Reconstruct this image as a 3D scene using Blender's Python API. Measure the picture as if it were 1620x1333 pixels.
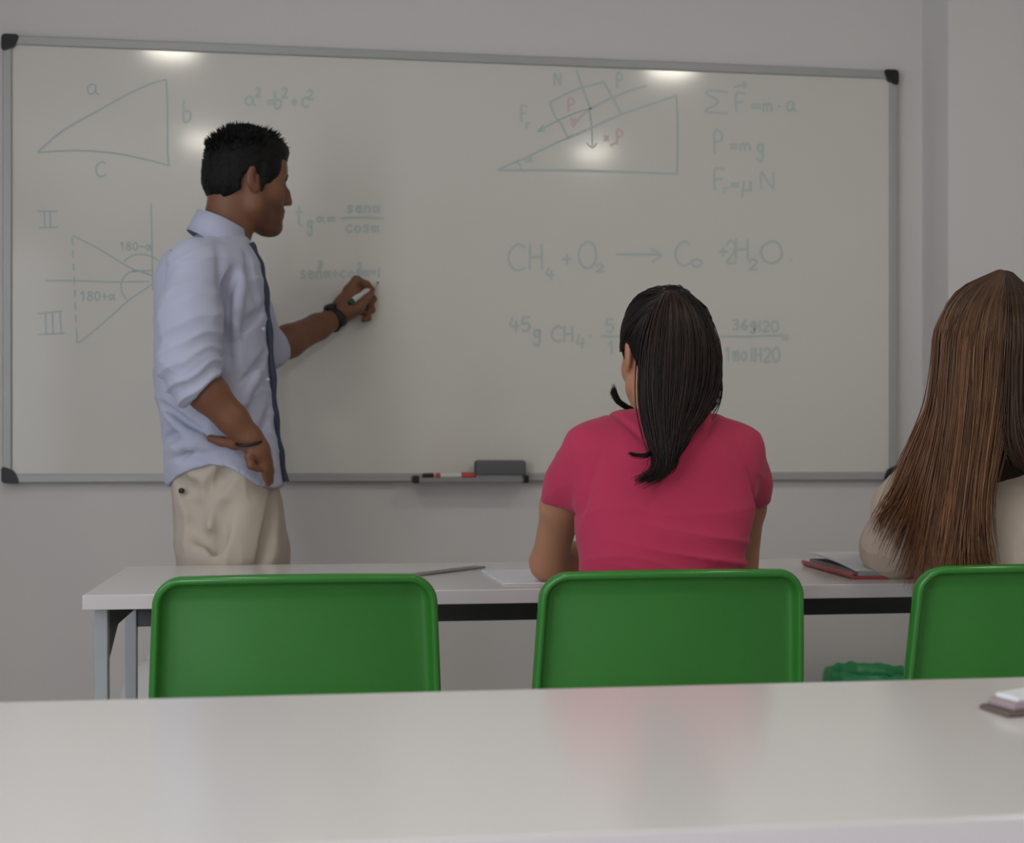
import bpy, bmesh, math, random
import numpy as np
from mathutils import Vector, Matrix

for _o in list(bpy.data.objects):
    bpy.data.objects.remove(_o)
C = bpy.context.scene
COL = C.collection
PI = math.pi

# ------------------------------------------------------------------ camera
FPX, CX, HY = 2200.0, 810.0, 710.0
YAW = math.radians(8.1)
CAMZ = 1.0
cam_d = bpy.data.cameras.new('camera')
cam = bpy.data.objects.new('camera', cam_d)
COL.objects.link(cam)
cam.location = (0, 0, CAMZ)
cam.rotation_euler = (PI/2, 0, -YAW)
cam_d.sensor_width = 36.0
cam_d.lens = 36.0*FPX/1620.0
cam_d.shift_y = (HY-666.5)/1620.0
cam_d.clip_start = 0.05
cam_d.dof.use_dof = True
cam_d.dof.focus_distance = 2.45
cam_d.dof.aperture_fstop = 5.0
C.camera = cam

FW = Vector((math.sin(YAW), math.cos(YAW), 0))
RT = Vector((math.cos(YAW), -math.sin(YAW), 0))

def ray(px, py):
    return FW + RT*((px-CX)/FPX) + Vector((0, 0, (HY-py)/FPX))

def at(px, py, Y):
    "world point on the plane y = Y seen at a pixel of the photograph"
    d = ray(px, py)
    return Vector((0, 0, CAMZ)) + d*(Y/d.y)

def atz(px, py, Z):
    d = ray(px, py)
    return Vector((0, 0, CAMZ)) + d*((Z-CAMZ)/d.z)

# ------------------------------------------------------------------ world, exposure
w = bpy.data.worlds.new('world'); C.world = w
w.use_nodes = True
w.node_tree.nodes['Background'].inputs[0].default_value = (0.62, 0.74, 0.95, 1)
w.node_tree.nodes['Background'].inputs[1].default_value = 1.0
C.view_settings.view_transform = 'Standard'
C.view_settings.look = 'None'
C.view_settings.gamma = 1.0
C.view_settings.use_curve_mapping = False
C.view_settings.exposure = 0.24

def area(name, loc, rot, sx, sy, power, col):
    l = bpy.data.lights.new(name, 'AREA'); l.shape = 'RECTANGLE'; l.size = sx; l.size_y = sy
    l.energy = power; l.color = col
    o = bpy.data.objects.new(name, l); COL.objects.link(o); o.location = loc; o.rotation_euler = rot
    return o
# daylight entering through the three windows of the left wall
WINX = -1.9
WIN = ((0.9, 2.5, 0.95, 2.25), (-1.35, 0.35, 0.06, 2.30), (-3.15, -1.65, 0.06, 2.45))     # y0, y1, z0, z1
for (y0, y1, z0, z1), pw in zip(WIN, (8.0, 62.0, 18.0)):
    area('window_daylight', (WINX-0.10, (y0+y1)/2, (z0+z1)/2), (0, -PI/2, 0), z1-z0, y1-y0, pw, (0.90, 0.94, 1.0))
LAMP = 40.0

# ------------------------------------------------------------------ helpers
def lin(r, g, b):
    f = lambda c: (c/255/12.92) if c <= 10 else ((c/255+0.055)/1.055)**2.4
    return (f(r), f(g), f(b), 1)

def mat(name, col, rough=0.5, spec=0.5, metal=0.0, noise=None, bump=None, coat=0.0, sss=0.0, emis=None,
        attr=None, sheen=0.0, trans=0.0, coat_rough=0.05, bscale=(1, 1, 1)):
    """procedural Principled material. noise=(scale, amount); bump=(scale, strength, distance); attr = colour attribute that multiplies the colour"""
    m = bpy.data.materials.new(name); m.use_nodes = True
    nt = m.node_tree; N = nt.nodes; L = nt.links
    b = N['Principled BSDF']
    b.inputs['Base Color'].default_value = col if len(col) == 4 else (*col, 1)
    b.inputs['Roughness'].default_value = rough
    b.inputs['Specular IOR Level'].default_value = spec
    b.inputs['Metallic'].default_value = metal
    b.inputs['Coat Weight'].default_value = coat
    b.inputs['Coat Roughness'].default_value = coat_rough
    b.inputs['Sheen Weight'].default_value = sheen
    b.inputs['Transmission Weight'].default_value = trans
    if sss:
        b.inputs['Subsurface Weight'].default_value = sss
        b.inputs['Subsurface Radius'].default_value = (0.012, 0.005, 0.003)
        b.inputs['Subsurface Scale'].default_value = 1.0
    if emis:
        b.inputs['Emission Color'].default_value = (*emis[0], 1); b.inputs['Emission Strength'].default_value = emis[1]
    tc = N.new('ShaderNodeTexCoord')
    last = None
    if noise:
        n = N.new('ShaderNodeTexNoise'); n.inputs['Scale'].default_value = noise[0]; n.inputs['Detail'].default_value = 5
        L.new(tc.outputs['Object'], n.inputs['Vector'])
        r = N.new('ShaderNodeMapRange'); r.inputs['To Min'].default_value = 1-noise[1]; r.inputs['To Max'].default_value = 1+noise[1]
        L.new(n.outputs['Fac'], r.inputs['Value'])
        mx = N.new('ShaderNodeVectorMath'); mx.operation = 'SCALE'
        mx.inputs[0].default_value = b.inputs['Base Color'].default_value[:3]
        L.new(r.outputs['Result'], mx.inputs['Scale'])
        last = mx.outputs['Vector']
    if attr:
        a = N.new('ShaderNodeAttribute'); a.attribute_name = attr
        mu = N.new('ShaderNodeVectorMath'); mu.operation = 'MULTIPLY'
        if last: L.new(last, mu.inputs[0])
        else: mu.inputs[0].default_value = b.inputs['Base Color'].default_value[:3]
        L.new(a.outputs['Color'], mu.inputs[1]); last = mu.outputs['Vector']
    if last: L.new(last, b.inputs['Base Color'])
    if bump:
        n = N.new('ShaderNodeTexNoise'); n.inputs['Scale'].default_value = bump[0]; n.inputs['Detail'].default_value = 6
        mp = N.new('ShaderNodeMapping'); mp.inputs['Scale'].default_value = bscale
        L.new(tc.outputs['Object'], mp.inputs['Vector']); L.new(mp.outputs['Vector'], n.inputs['Vector'])
        bp = N.new('ShaderNodeBump'); bp.inputs['Strength'].default_value = bump[1]; bp.inputs['Distance'].default_value = bump[2]
        L.new(n.outputs['Fac'], bp.inputs['Height']); L.new(bp.outputs['Normal'], b.inputs['Normal'])
    return m

def mesh_obj(name, verts, faces, m, parent=None, smooth=False):
    me = bpy.data.meshes.new(name)
    me.from_pydata([tuple(v) for v in verts], [], [tuple(int(i) for i in f) for f in faces])
    me.update()
    o = bpy.data.objects.new(name, me); COL.objects.link(o)
    me.materials.append(m)
    if smooth: me.polygons.foreach_set('use_smooth', [True]*len(me.polygons))
    if parent: o.parent = parent
    return o

def bm_obj(name, bm, m, parent=None, smooth=False, autosmooth=False):
    bmesh.ops.recalc_face_normals(bm, faces=bm.faces)
    me = bpy.data.meshes.new(name); bm.to_mesh(me); bm.free()
    o = bpy.data.objects.new(name, me); COL.objects.link(o); me.materials.append(m)
    if smooth: me.polygons.foreach_set('use_smooth', [True]*len(me.polygons))
    if parent: o.parent = parent
    return o

def box(bm, x0, x1, y0, y1, z0, z1, bev=0.0, seg=2, M=None):
    r = bmesh.ops.create_cube(bm, size=1.0)
    vs = r['verts']
    for v in vs:
        v.co = Vector((x0+(v.co.x+.5)*(x1-x0), y0+(v.co.y+.5)*(y1-y0), z0+(v.co.z+.5)*(z1-z0)))
    if bev:
        es = list({e for v in vs for e in v.link_edges})
        rr = bmesh.ops.bevel(bm, geom=es, offset=bev, segments=seg, profile=0.5, affect='EDGES')
        vs = list({v for f in rr['faces'] for v in f.verts} | {v for v in vs if v.is_valid})
    if M is not None:
        for v in vs: v.co = M @ v.co
    return vs

def tube(pts, radii, n=10, cap=True):
    "verts, faces of a tube through pts"
    P = [Vector(p) for p in pts]
    if not hasattr(radii, '__len__'): radii = [radii]*len(P)
    V, F = [], []
    t = (P[1]-P[0]).normalized()
    a = Vector((0, 0, 1)) if abs(t.z) < 0.9 else Vector((1, 0, 0))
    u = t.cross(a).normalized()
    for i, p in enumerate(P):
        t = (P[min(i+1, len(P)-1)]-P[max(i-1, 0)]).normalized()
        u = (u - t*u.dot(t)).normalized(); v = t.cross(u)
        for k in range(n):
            an = 2*PI*k/n
            V.append(p+(u*math.cos(an)+v*math.sin(an))*radii[i])
    for i in range(len(P)-1):
        for k in range(n):
            F.append((i*n+k, i*n+(k+1) % n, (i+1)*n+(k+1) % n, (i+1)*n+k))
    if cap:
        F.append(tuple(range(n))[::-1]); F.append(tuple((len(P)-1)*n+k for k in range(n)))
    return V, F

def tube_obj(name, pts, radii, m, parent=None, n=12):
    V, F = tube(pts, radii, n)
    return mesh_obj(name, V, F, m, parent, True)

def smooth_path(pts, n=8):
    "Catmull-Rom through pts"
    P = [Vector(p) for p in pts]; P = [P[0]*2-P[1]] + P + [P[-1]*2-P[-2]]
    out = []
    for i in range(1, len(P)-2):
        for k in range(n):
            t = k/n
            a, b, c, d = P[i-1], P[i], P[i+1], P[i+2]
            out.append(0.5*((2*b)+(c-a)*t+(2*a-5*b+4*c-d)*t*t+(3*b-a-3*c+d)*t**3))
    out.append(P[-2]); return out

def thing(name, label, cat, loc=(0, 0, 0), group=None, rotz=0):
    o = bpy.data.objects.new(name, None); COL.objects.link(o)
    o.empty_display_size = 0.1
    o.location = loc; o.rotation_euler = (0, 0, rotz)
    return tag(o, label, cat, group)

def tag(o, label, cat, group=None):
    o['label'] = label; o['category'] = cat
    if group: o['group'] = group
    return o

def struct(o):
    o['kind'] = 'structure'; return o

def adopt(parent, *objs):
    "parent objects built in world coordinates to a thing standing elsewhere, keeping them in place"
    inv = (Matrix.Translation(parent.location) @ parent.rotation_euler.to_matrix().to_4x4()).inverted()
    for o in objs:
        if o.type == 'MESH' and o.parent is None:
            o.data.transform(inv @ Matrix.Translation(o.location))
            o.location = (0, 0, 0)
            o.parent = parent
    return parent

# ------------------------------------------------------------------ materials
M_wall = mat('wall_paint', (0.665, 0.635, 0.61), 0.85, 0.25, noise=(1.3, 0.015), bump=(220, 0.08, 0.002))
M_ceil = mat('ceiling_paint', (0.72, 0.71, 0.70), 0.9, 0.2)
M_floor = mat('floor_tile', (0.52, 0.49, 0.45), 0.45, 0.4, noise=(3, 0.05))
M_board = mat('whiteboard_enamel', (0.66, 0.63, 0.572), 0.10, 0.5, noise=(0.9, 0.012))
M_alu = mat('brushed_aluminium', (0.40, 0.40, 0.385), 0.45, 0.5, metal=0.25, bump=(60, 0.03, 0.001))
M_black = mat('black_plastic', (0.012, 0.012, 0.013), 0.4, 0.4)
M_lam = mat('white_laminate', (0.73, 0.71, 0.685), 0.17, 0.55, noise=(6, 0.012))
M_edge = mat('white_edge_band', (0.61, 0.56, 0.565), 0.4, 0.4)
M_leg = mat('grey_steel', (0.36, 0.37, 0.39), 0.38, 0.5, metal=0.2)
M_apron = mat('dark_grey_steel', (0.08, 0.08, 0.083), 0.5, 0.35)
M_green = mat('green_polypropylene', (0.030, 0.195, 0.025), 0.22, 0.5, noise=(9, 0.04), bump=(420, 0.05, 0.0006))
M_chrome = mat('chair_leg_chrome', (0.55, 0.55, 0.56), 0.2, 0.5, metal=1.0)
M_ink = mat('green_marker_ink', (0.38, 0.47, 0.44), 0.3, 0.4)
M_ink2 = mat('faint_green_marker_ink', (0.475, 0.525, 0.490), 0.3, 0.4)
M_inkr = mat('red_marker_ink', (0.60, 0.47, 0.45), 0.3, 0.4)
M_felt = mat('eraser_grey', (0.13, 0.13, 0.135), 0.9, 0.2, bump=(300, 0.3, 0.001))
M_white = mat('white_plastic', (0.60, 0.60, 0.58), 0.35, 0.5)
M_red = mat('red_plastic', (0.50, 0.05, 0.06), 0.4, 0.5)
M_dgreen = mat('dark_green_plastic', (0.01, 0.07, 0.025), 0.35, 0.5)
M_pinkish = mat('pale_pink_plastic', (0.55, 0.30, 0.28), 0.4, 0.4)
M_paper = mat('paper', (0.74, 0.74, 0.77), 0.8, 0.2)
M_ruler = mat('grey_ruler', (0.21, 0.21, 0.20), 0.35, 0.5)
M_folder = mat('red_cover', (0.42, 0.075, 0.075), 0.4, 0.5)
M_dgrey = mat('dark_grey_cover', (0.09, 0.09, 0.095), 0.5, 0.4)
M_pages = mat('page_edges', (0.33, 0.33, 0.33), 0.8, 0.2, bump=(500, 0.3, 0.001))
M_lamp = mat('lamp_diffuser', (0.8, 0.8, 0.8), 0.5, 0.3, emis=((1.0, 0.935, 0.80), LAMP))
M_rim = mat('lamp_rim_white', (0.8, 0.8, 0.8), 0.4, 0.4)
M_glass = mat('window_glass', (0.9, 0.95, 0.95), 0.02, 0.5, trans=1.0)
M_frame = mat('window_frame_white', (0.7, 0.7, 0.7), 0.4, 0.4)
M_bag = mat('green_bin_liner', (0.018, 0.32, 0.095), 0.3, 0.6, bump=(30, 0.6, 0.01))
M_binb = mat('bin_black', (0.02, 0.02, 0.02), 0.4, 0.4)
M_cloth = mat('white_canvas', (0.66, 0.63, 0.62), 0.8, 0.2, bump=(25, 0.3, 0.01))

# ------------------------------------------------------------------ room
WY = 3.95
X0, X1, YB, ZC = WINX, 3.6, -3.4, 2.7
def slab(name, x0, x1, y0, y1, z0, z1, m):
    bm = bmesh.new(); box(bm, x0, x1, y0, y1, z0, z1)
    return struct(bm_obj(name, bm, m))
slab('floor', X0, X1, YB, WY, -0.1, 0, M_floor)
slab('ceiling', X0, X1, YB, WY, ZC, ZC+0.1, M_ceil)
slab('wall_front', X0-0.12, X1+0.1, WY, WY+0.15, 0, ZC, M_wall)
slab('wall_back', X0-0.12, X1+0.1, YB-0.15, YB, 0, ZC, M_wall)
slab('wall_right', X1, X1+0.1, YB, WY, 0, ZC, M_wall)
PXL = at(1459, 400, WY).x
PYF = PXL/at(1500, 400, 1.0).x
slab('wall_pillar', PXL, PXL+0.75, PYF, WY, 0, ZC, M_wall)
# left wall with two window openings
bm = bmesh.new()
ys = [YB]+[q for w_ in sorted(WIN) for q in w_[:2]]+[WY]
for i in range(0, len(ys), 2): box(bm, X0-0.12, X0, ys[i], ys[i+1], 0, ZC)
for (y0, y1, z0, z1) in WIN:
    box(bm, X0-0.12, X0, y0, y1, 0, z0); box(bm, X0-0.12, X0, y0, y1, z1, ZC)
struct(bm_obj('wall_left', bm, M_wall))
for i, (y0, y1, z0, z1) in enumerate(WIN):
    bm = bmesh.new(); t = 0.05; xx0, xx1 = X0-0.08, X0-0.03
    box(bm, xx0, xx1, y0, y0+t, z0, z1); box(bm, xx0, xx1, y1-t, y1, z0, z1)
    box(bm, xx0, xx1, y0+t, y1-t, z0, z0+t); box(bm, xx0, xx1, y0+t, y1-t, z1-t, z1)
    for k in (1, 2):
        yc = y0+(y1-y0)*k/3; box(bm, xx0, xx1, yc-0.03, yc+0.03, z0+t, z1-t)
    win = struct(bm_obj('window_%d' % (i+1), bm, M_frame))
for nm, x0, x1, y0, y1 in (('baseboard_front', X0, PXL, WY-0.012, WY), ('baseboard_right', X1-0.012, X1, YB, WY)):
    slab(nm, x0, x1, y0, y1, 0, 0.08, M_frame)

# ceiling downlights
for iy, ly in enumerate((1.82, 0.06)):
    for ix, lx in enumerate((-0.60, 1.58)):
        t = thing('ceiling_light', 'round recessed ceiling downlight, %s of its row, %s the whiteboard' % (
            ('left one', 'right one')[ix], ('nearest to', 'second row from')[iy]), 'ceiling light', (lx, ly, ZC), 'round ceiling downlights')
        V = []; F = []; n = 40
        prof = [(0.110, -0.001), (0.112, -0.012), (0.128, -0.010), (0.135, -0.001)]
        for k in range(n):
            a = 2*PI*k/n
            for r, z in prof: V.append((r*math.cos(a), r*math.sin(a), z))
        for k in range(n):
            for j in range(len(prof)):
                j2 = (j+1) % len(prof)
                F.append((k*4+j, ((k+1) % n)*4+j, ((k+1) % n)*4+j2, k*4+j2))
        mesh_obj('rim', V, F, M_rim, t, True)
        V = [(0.110*math.cos(2*PI*k/n), 0.110*math.sin(2*PI*k/n), z) for z in (-0.008, -0.002) for k in range(n)]
        F = [tuple(range(n))[::-1], tuple(range(n, 2*n))]+[(k, (k+1) % n, n+(k+1) % n, n+k) for k in range(n)]
        mesh_obj('diffuser', V, F, M_lamp, t)

# ------------------------------------------------------------------ whiteboard
BF = WY-0.022                     # front of the writing surface
tl, tr = at(5, 56, BF), at(1419, 113, BF)
bl, br = at(4, 763, BF), at(1418, 759, BF)
bx0, bx1 = (tl.x+bl.x)/2, (tr.x+br.x)/2
bz0, bz1 = (bl.z+br.z)/2, (tl.z+tr.z)/2
wb = thing('whiteboard', 'large wall-mounted whiteboard with green handwritten formulas and grey aluminium frame', 'whiteboard', ((bx0+bx1)/2, WY, bz0))
fw = 0.024
parts = []
bm = bmesh.new(); box(bm, bx0+0.01, bx1-0.01, BF, WY-0.002, bz0+0.01, bz1-0.01); parts.append(bm_obj('writing_surface', bm, M_board))
for (x0, x1, z0, z1) in ((bx0+.02, bx1-.02, bz1-fw, bz1), (bx0+.02, bx1-.02, bz0, bz0+fw), (bx0, bx0+fw, bz0+.02, bz1-.02), (bx1-fw, bx1, bz0+.02, bz1-.02)):
    bm = bmesh.new(); box(bm, x0, x1, BF-0.008, WY-0.001, z0, z1, 0.003); parts.append(bm_obj('frame_rail', bm, M_alu))
for sx, sz in ((0, 0), (0, 1), (1, 0), (1, 1)):
    cx, cz = (bx0, bx1)[sx], (bz0, bz1)[sz]; dx, dz = (1, -1)[sx], (1, -1)[sz]; R = 0.045
    pl = [(0.0, 0.010), (0.003, 0.003), (0.010, 0.0), (R-.006, 0.0), (R, 0.004)]
    pl += [(R*math.cos(a)+0.0, R*math.sin(a)) for a in [PI/2*k/8 for k in range(1, 8)]]
    pl += [(0.004, R), (0.0, R-.006)]
    V = [(cx+dx*(p[0]-0.002), y, cz+dz*(p[1]-0.002)) for y in (BF-0.013, WY-0.001) for p in pl]; n = len(pl)
    F = [tuple(range(n)), tuple(range(n, 2*n))[::-1]]+[(k, (k+1) % n, n+(k+1) % n, n+k) for k in range(n)]
    o = mesh_obj('corner_cap', V, F, M_black); bm = bmesh.new(); bm.from_mesh(o.data); bmesh.ops.recalc_face_normals(bm, faces=bm.faces); bm.to_mesh(o.data); bm.free()
    parts.append(o)
# pen tray
ta, tb = at(657, 758, BF-0.03), at(829, 758, BF-0.03)
TZ = at(740, 757, BF-0.03).z
bm = bmesh.new()
box(bm, ta.x, tb.x, BF-0.062, BF-0.008, TZ-0.006, TZ, 0.002)
box(bm, ta.x, tb.x, BF-0.066, BF-0.060, TZ-0.009, TZ+0.004, 0.0015)
tray = bm_obj('pen_tray', bm, mat('tray_aluminium', (0.26, 0.26, 0.235), 0.5, 0.4, metal=0.2)); parts.append(tray)
for x in (ta.x, tb.x):
    bm = bmesh.new(); box(bm, x-0.009, x+0.009, BF-0.068, BF-0.008, TZ-0.012, TZ+0.010, 0.004); parts.append(bm_obj('tray_end_cap', bm, M_black))

# handwriting: thin films of ink on the board
FONT = {
 'a': [[(.75,.25),(.45,.15),(.15,.4),(.15,.75),(.4,.95),(.7,.75),(.78,.25)],[(.78,.3),(.8,.8),(1,1)]],
 'b': [[(.2,0),(.2,.95),(.55,1),(.8,.8),(.7,.55),(.4,.5),(.2,.65)]],
 'c': [[(.85,.3),(.6,.2),(.25,.4),(.2,.75),(.5,1),(.9,.85)]],
 'C': [[(.95,.12),(.6,0),(.2,.2),(.05,.55),(.25,.88),(.6,1),(.98,.9)]],
 'H': [[(.1,0),(.08,1)],[(.8,.02),(.82,1)],[(.1,.52),(.8,.5)]],
 'O': [[(.5,0),(.15,.2),(.05,.55),(.25,.92),(.6,1),(.92,.75),(.95,.35),(.75,.05),(.45,0)]],
 'o': [[(.5,.3),(.2,.5),(.2,.8),(.5,1),(.8,.8),(.8,.5),(.5,.3)]],
 '2': [[(.1,.2),(.45,0),(.85,.2),(.7,.55),(.1,1),(.95,.98)]],
 '3': [[(.1,.05),(.7,0),(.75,.3),(.4,.45),(.85,.65),(.6,1),(.1,.92)]],
 '4': [[(.3,0),(.1,.6),(.9,.6)],[(.65,.25),(.65,1)]],
 '5': [[(.85,0),(.2,0),(.15,.45),(.6,.4),(.85,.7),(.5,1),(.1,.92)]],
 '6': [[(.75,0),(.3,.35),(.15,.75),(.5,1),(.85,.75),(.5,.55),(.2,.7)]],
 '1': [[(.2,.25),(.55,0),(.55,1)]],
 '8': [[(.5,.45),(.15,.25),(.5,0),(.85,.25),(.5,.45),(.1,.75),(.5,1),(.9,.75),(.5,.45)]],
 '0': [[(.5,0),(.15,.3),(.15,.7),(.5,1),(.85,.7),(.85,.3),(.5,0)]],
 '+': [[(.1,.55),(.9,.55)],[(.5,.2),(.5,.9)]],
 '-': [[(.1,.55),(.9,.55)]],
 '.': [[(.4,.5),(.6,.6)]],
 '=': [[(.1,.4),(.9,.38)],[(.1,.68),(.9,.66)]],
 's': [[(.8,.35),(.4,.25),(.25,.5),(.7,.7),(.6,.95),(.15,.95)]],
 'e': [[(.2,.65),(.8,.55),(.6,.3),(.25,.4),(.2,.8),(.5,1),(.9,.85)]],
 'n': [[(.15,.3),(.18,1)],[(.18,.5),(.5,.28),(.75,.45),(.8,1)]],
 'm': [[(.08,.35),(.1,1)],[(.1,.5),(.3,.3),(.45,.5),(.48,1)],[(.48,.5),(.7,.3),(.88,.5),(.92,1)]],
 'x': [[(.15,.3),(.85,1)],[(.85,.3),(.15,1)]],
 't': [[(.45,0),(.42,.8),(.7,1)],[(.15,.3),(.8,.28)]],
 'g': [[(.75,.3),(.3,.3),(.2,.6),(.5,.75),(.75,.55),(.75,.3),(.7,1.2),(.4,1.4),(.15,1.2)]],
 'l': [[(.5,0),(.5,.9),(.7,1)]],
 'F': [[(.9,0),(.15,0),(.15,1)],[(.15,.48),(.7,.46)]],
 'P': [[(.2,1),(.2,0),(.75,.05),(.8,.4),(.2,.5)]],
 'N': [[(.1,1),(.12,0),(.85,1),(.88,0)]],
 'r': [[(.25,.35),(.28,1)],[(.28,.55),(.5,.35),(.8,.38)]],
 'u': [[(.25,.3),(.1,1.4)],[(.22,.5),(.25,.95),(.6,.95),(.75,.7),(.78,.3),(.8,1)]],
 '@': [[(.95,.3),(.6,.75),(.35,.95),(.12,.75),(.12,.5),(.35,.3),(.6,.5),(.98,.98)]],
 'S': [[(.95,.08),(.3,0),(.1,.15),(.6,.5),(.05,.92),(.95,1)]],
 '/': [[(.9,0),(.1,1)]],
}
def ribbon(lines, wd, y):
    "lines in photograph pixels, laid on the board plane as short flat strokes of ink"
    V, F = [], []; c = 0
    for ln in lines:
        P = [at(px, py, y) for px, py in ln]
        if len(P) > 2: P = smooth_path(P, 3)
        for a, b in zip(P[:-1], P[1:]):
            t = b-a; t.y = 0
            if t.length < 1e-4: continue
            t.normalize(); s_ = Vector((-t.z, 0, t.x))*(wd/2); e = t*wd*.25
            o_ = Vector((0, -2e-5*(c % 7), 0)); c += 1; k = len(V)
            V += [a-e+s_+o_, a-e-s_+o_, b+e-s_+o_, b+e+s_+o_]; F.append((k, k+1, k+2, k+3))
    return V, F
def word(s, x, y, w, h, sp=1.15, slope=0.0):
    out = []
    for ch in s:
        if ch != ' ':
            for st in FONT[ch]: out.append([(x+a*w, y+b*h+slope*(x+a*w)) for a, b in st])
        x += w*sp
    return out
WRITING = []
def part_of_writing(name):
    global INK, INK2, RED
    INK, INK2, RED = [], [], []; WRITING.append((name, INK, INK2, RED))
part_of_writing('triangle_sketch')
# triangle a b c
INK += [[(60,240),(100,206),(150,178),(200,150),(240,132),(263,126)], [(263,126),(265,170),(265,230),(267,262)], [(60,241),(120,238),(180,242),(230,252),(268,262)]]
INK += word('a', 136, 130, 20, 20) + word('c', 148, 250, 22, 30)
INK2 += word('b', 287, 158, 18, 34)
part_of_writing('squares_formula')
INK2 += word('a', 386, 150, 18, 17)+word('2', 404, 139, 8, 14)+word('=', 422, 152, 12, 18)+word('b', 432, 145, 16, 26)+word('2', 446, 139, 9, 15)+word('+', 460, 154, 11, 14)+word('c', 476, 150, 13, 20)+word('2', 486, 142, 9, 15)
part_of_writing('roman_numerals')
# II, III
INK += [[(60,334),(90,334)], [(70,335),(71,359)], [(79,335),(80,359)], [(62,360),(92,359)]]
INK += [[(60,496),(98,492)], [(72,497),(73,528)], [(83,496),(84,528)], [(95,494),(97,526)], [(60,529),(102,527)]]
part_of_writing('angle_sketch')
# angle diagram
INK += [[(116,373),(150,390),(180,408),(207,424),(240,436)], [(239,322),(240,360),(241,420),(242,460)], [(72,444),(120,444),(180,446),(236,445)]]
for k in range(8): INK += [[(114.5+k*0.9, 376+k*20.5), (115+k*0.9, 387+k*20.5)]]
INK += [[(122,530),(124,542),(150,522),(180,496),(205,474),(240,450)]]
INK += [[(196,414),(205,406),(222,402),(240,406),(250,412)], [(200,474),(193,462),(192,448),(200,434),(214,428),(228,430),(240,436)], [(208,430),(228,428),(242,428)]]
INK += word('180-@', 189, 383, 9, 13)+word('180+@', 126, 461, 10, 14)
part_of_writing('trigonometry_formulas')
# tg a = sen a / cos a
INK2 += word('t', 466, 326, 16, 32)+word('g', 485, 344, 11, 20)+word('@', 501, 340, 11, 11)+word('=', 517, 338, 14, 16)
INK2 += [[(540,345),(575,344),(606,346)]]+word('sen@', 548, 322, 12, 14)+word('cos@', 546, 353, 12, 14)
INK2 += word('sen', 474, 424, 11, 16)+word('2', 503, 413, 7, 11)+word('@+cos', 512, 425, 11, 14)+word('2', 565, 416, 7, 11)+word('@', 574, 425, 10, 12)+word('=', 586, 424, 9, 12)
INK += [[(600,424),(599,438)]]
INK += word('@', 404, 402, 9, 9)
part_of_writing('inclined_plane_sketch')
# inclined plane with block
INK += [[(788,268),(830,250),(880,226),(900,218)], [(1070,152),(1072,200),(1071,275)]]
INK2 += [[(900,218),(940,200),(985,180),(1030,165),(1070,151)], [(788,269),(860,269),(960,271),(1071,275)]]
INK2 += [[(870,162),(910,142),(955,130)], [(955,130),(968,152),(983,180)], [(870,162),(878,184),(888,196)], [(888,196),(898,216),(905,214)], [(912,112),(922,140),(934,172)], [(970,154),(1000,142),(1022,136)]]
INK += [[(850,208),(880,192),(912,178),(932,172)], [(850,208),(860,198)], [(850,208),(862,207)]]
INK += [[(932,172),(936,200),(937,232)], [(928,226),(937,234),(944,226)]]
INK2 += [[(934,172),(965,156),(990,146)], [(814,256),(822,260),(824,269)]]+word('F', 823, 168, 12, 24)+word('r', 830, 190, 10, 14)+word('@', 830, 246, 12, 10)+word('N', 876, 116, 12, 18)+word('P', 974, 116, 12, 22)
RED += word('P', 897, 156, 13, 20)+word('x', 902, 184, 10, 12)+word('P', 974, 206, 12, 22)+word('x', 955, 212, 9, 10)+[[(932,172),(918,186),(906,200)], [(966,230),(974,226)]]
part_of_writing('force_formulas')
# sum F = m a, P = m g, F = mu N
INK2 += word('S', 1113, 143, 40, 36)+word('F', 1162, 148, 18, 28)+[[(1162,138),(1180,133)], [(1176,130),(1181,134),(1176,138)]]+word('=', 1188, 158, 16, 18)+word('m.a', 1206, 158, 16, 18)
INK2 += word('P', 1127, 208, 18, 34)+word('=', 1154, 222, 14, 18)+word('m', 1170, 222, 18, 16)+word('g', 1196, 222, 15, 24)
INK2 += word('F', 1128, 268, 20, 32)+word('r', 1142, 292, 12, 14)+word('=', 1156, 284, 14, 16)+word('u', 1172, 280, 20, 22)+word('N', 1202, 272, 24, 26)
part_of_writing('chemical_equation')
# CH4 + O2 -> CO2 + 2H2O
INK2 += word('C', 803, 386, 28, 42)+word('H', 836, 386, 26, 40)+word('4', 864, 424, 13, 18)+word('+', 888, 398, 18, 22)+word('O', 914, 382, 30, 42)+word('2', 942, 418, 14, 12)
INK2 += [[(975,402),(1010,402),(1046,403)], [(1030,394),(1046,403),(1032,414)]]
INK2 += word('C', 1067, 382, 26, 38)+word('o', 1090, 404, 24, 18)+word('+', 1136, 388, 16, 18)+word('2', 1148, 380, 18, 36)+word('H', 1162, 378, 26, 32)+word('2', 1184, 410, 15, 16)+word('O', 1202, 382, 36, 34)+word('.', 1246, 405, 10, 10)
part_of_writing('gram_conversion')
INK2 += word('45', 806, 502, 16, 22)+word('g', 842, 516, 16, 22)+word('CH', 872, 516, 17, 24)+word('4', 912, 530, 14, 20)+word('.', 928, 524, 12, 14)
INK2 += [[(950,532),(990,532)], [(1140,532),(1190,532),(1238,530)]]+word('5', 958, 505, 14, 20)+word('1', 960, 540, 14, 20)
INK2 += word('36g', 1158, 506, 12, 15)+word('H2O', 1192, 508, 12, 16)+word('=', 1236, 524, 12, 18)+word('1mol', 1146, 550, 11, 20)+word('H2O', 1194, 550, 12, 22)
for nm, g1_, g2_, g3_ in WRITING:
    for ls, wd, m, sfx in ((g1_, 0.0042, M_ink, ''), (g2_, 0.0070, M_ink2, ''), (g3_, 0.0065, M_inkr, 'red_')):
        if ls:
            V, F = ribbon(ls, wd, BF-0.0004)
            parts.append(mesh_obj(sfx+nm, V, F, m))
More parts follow.
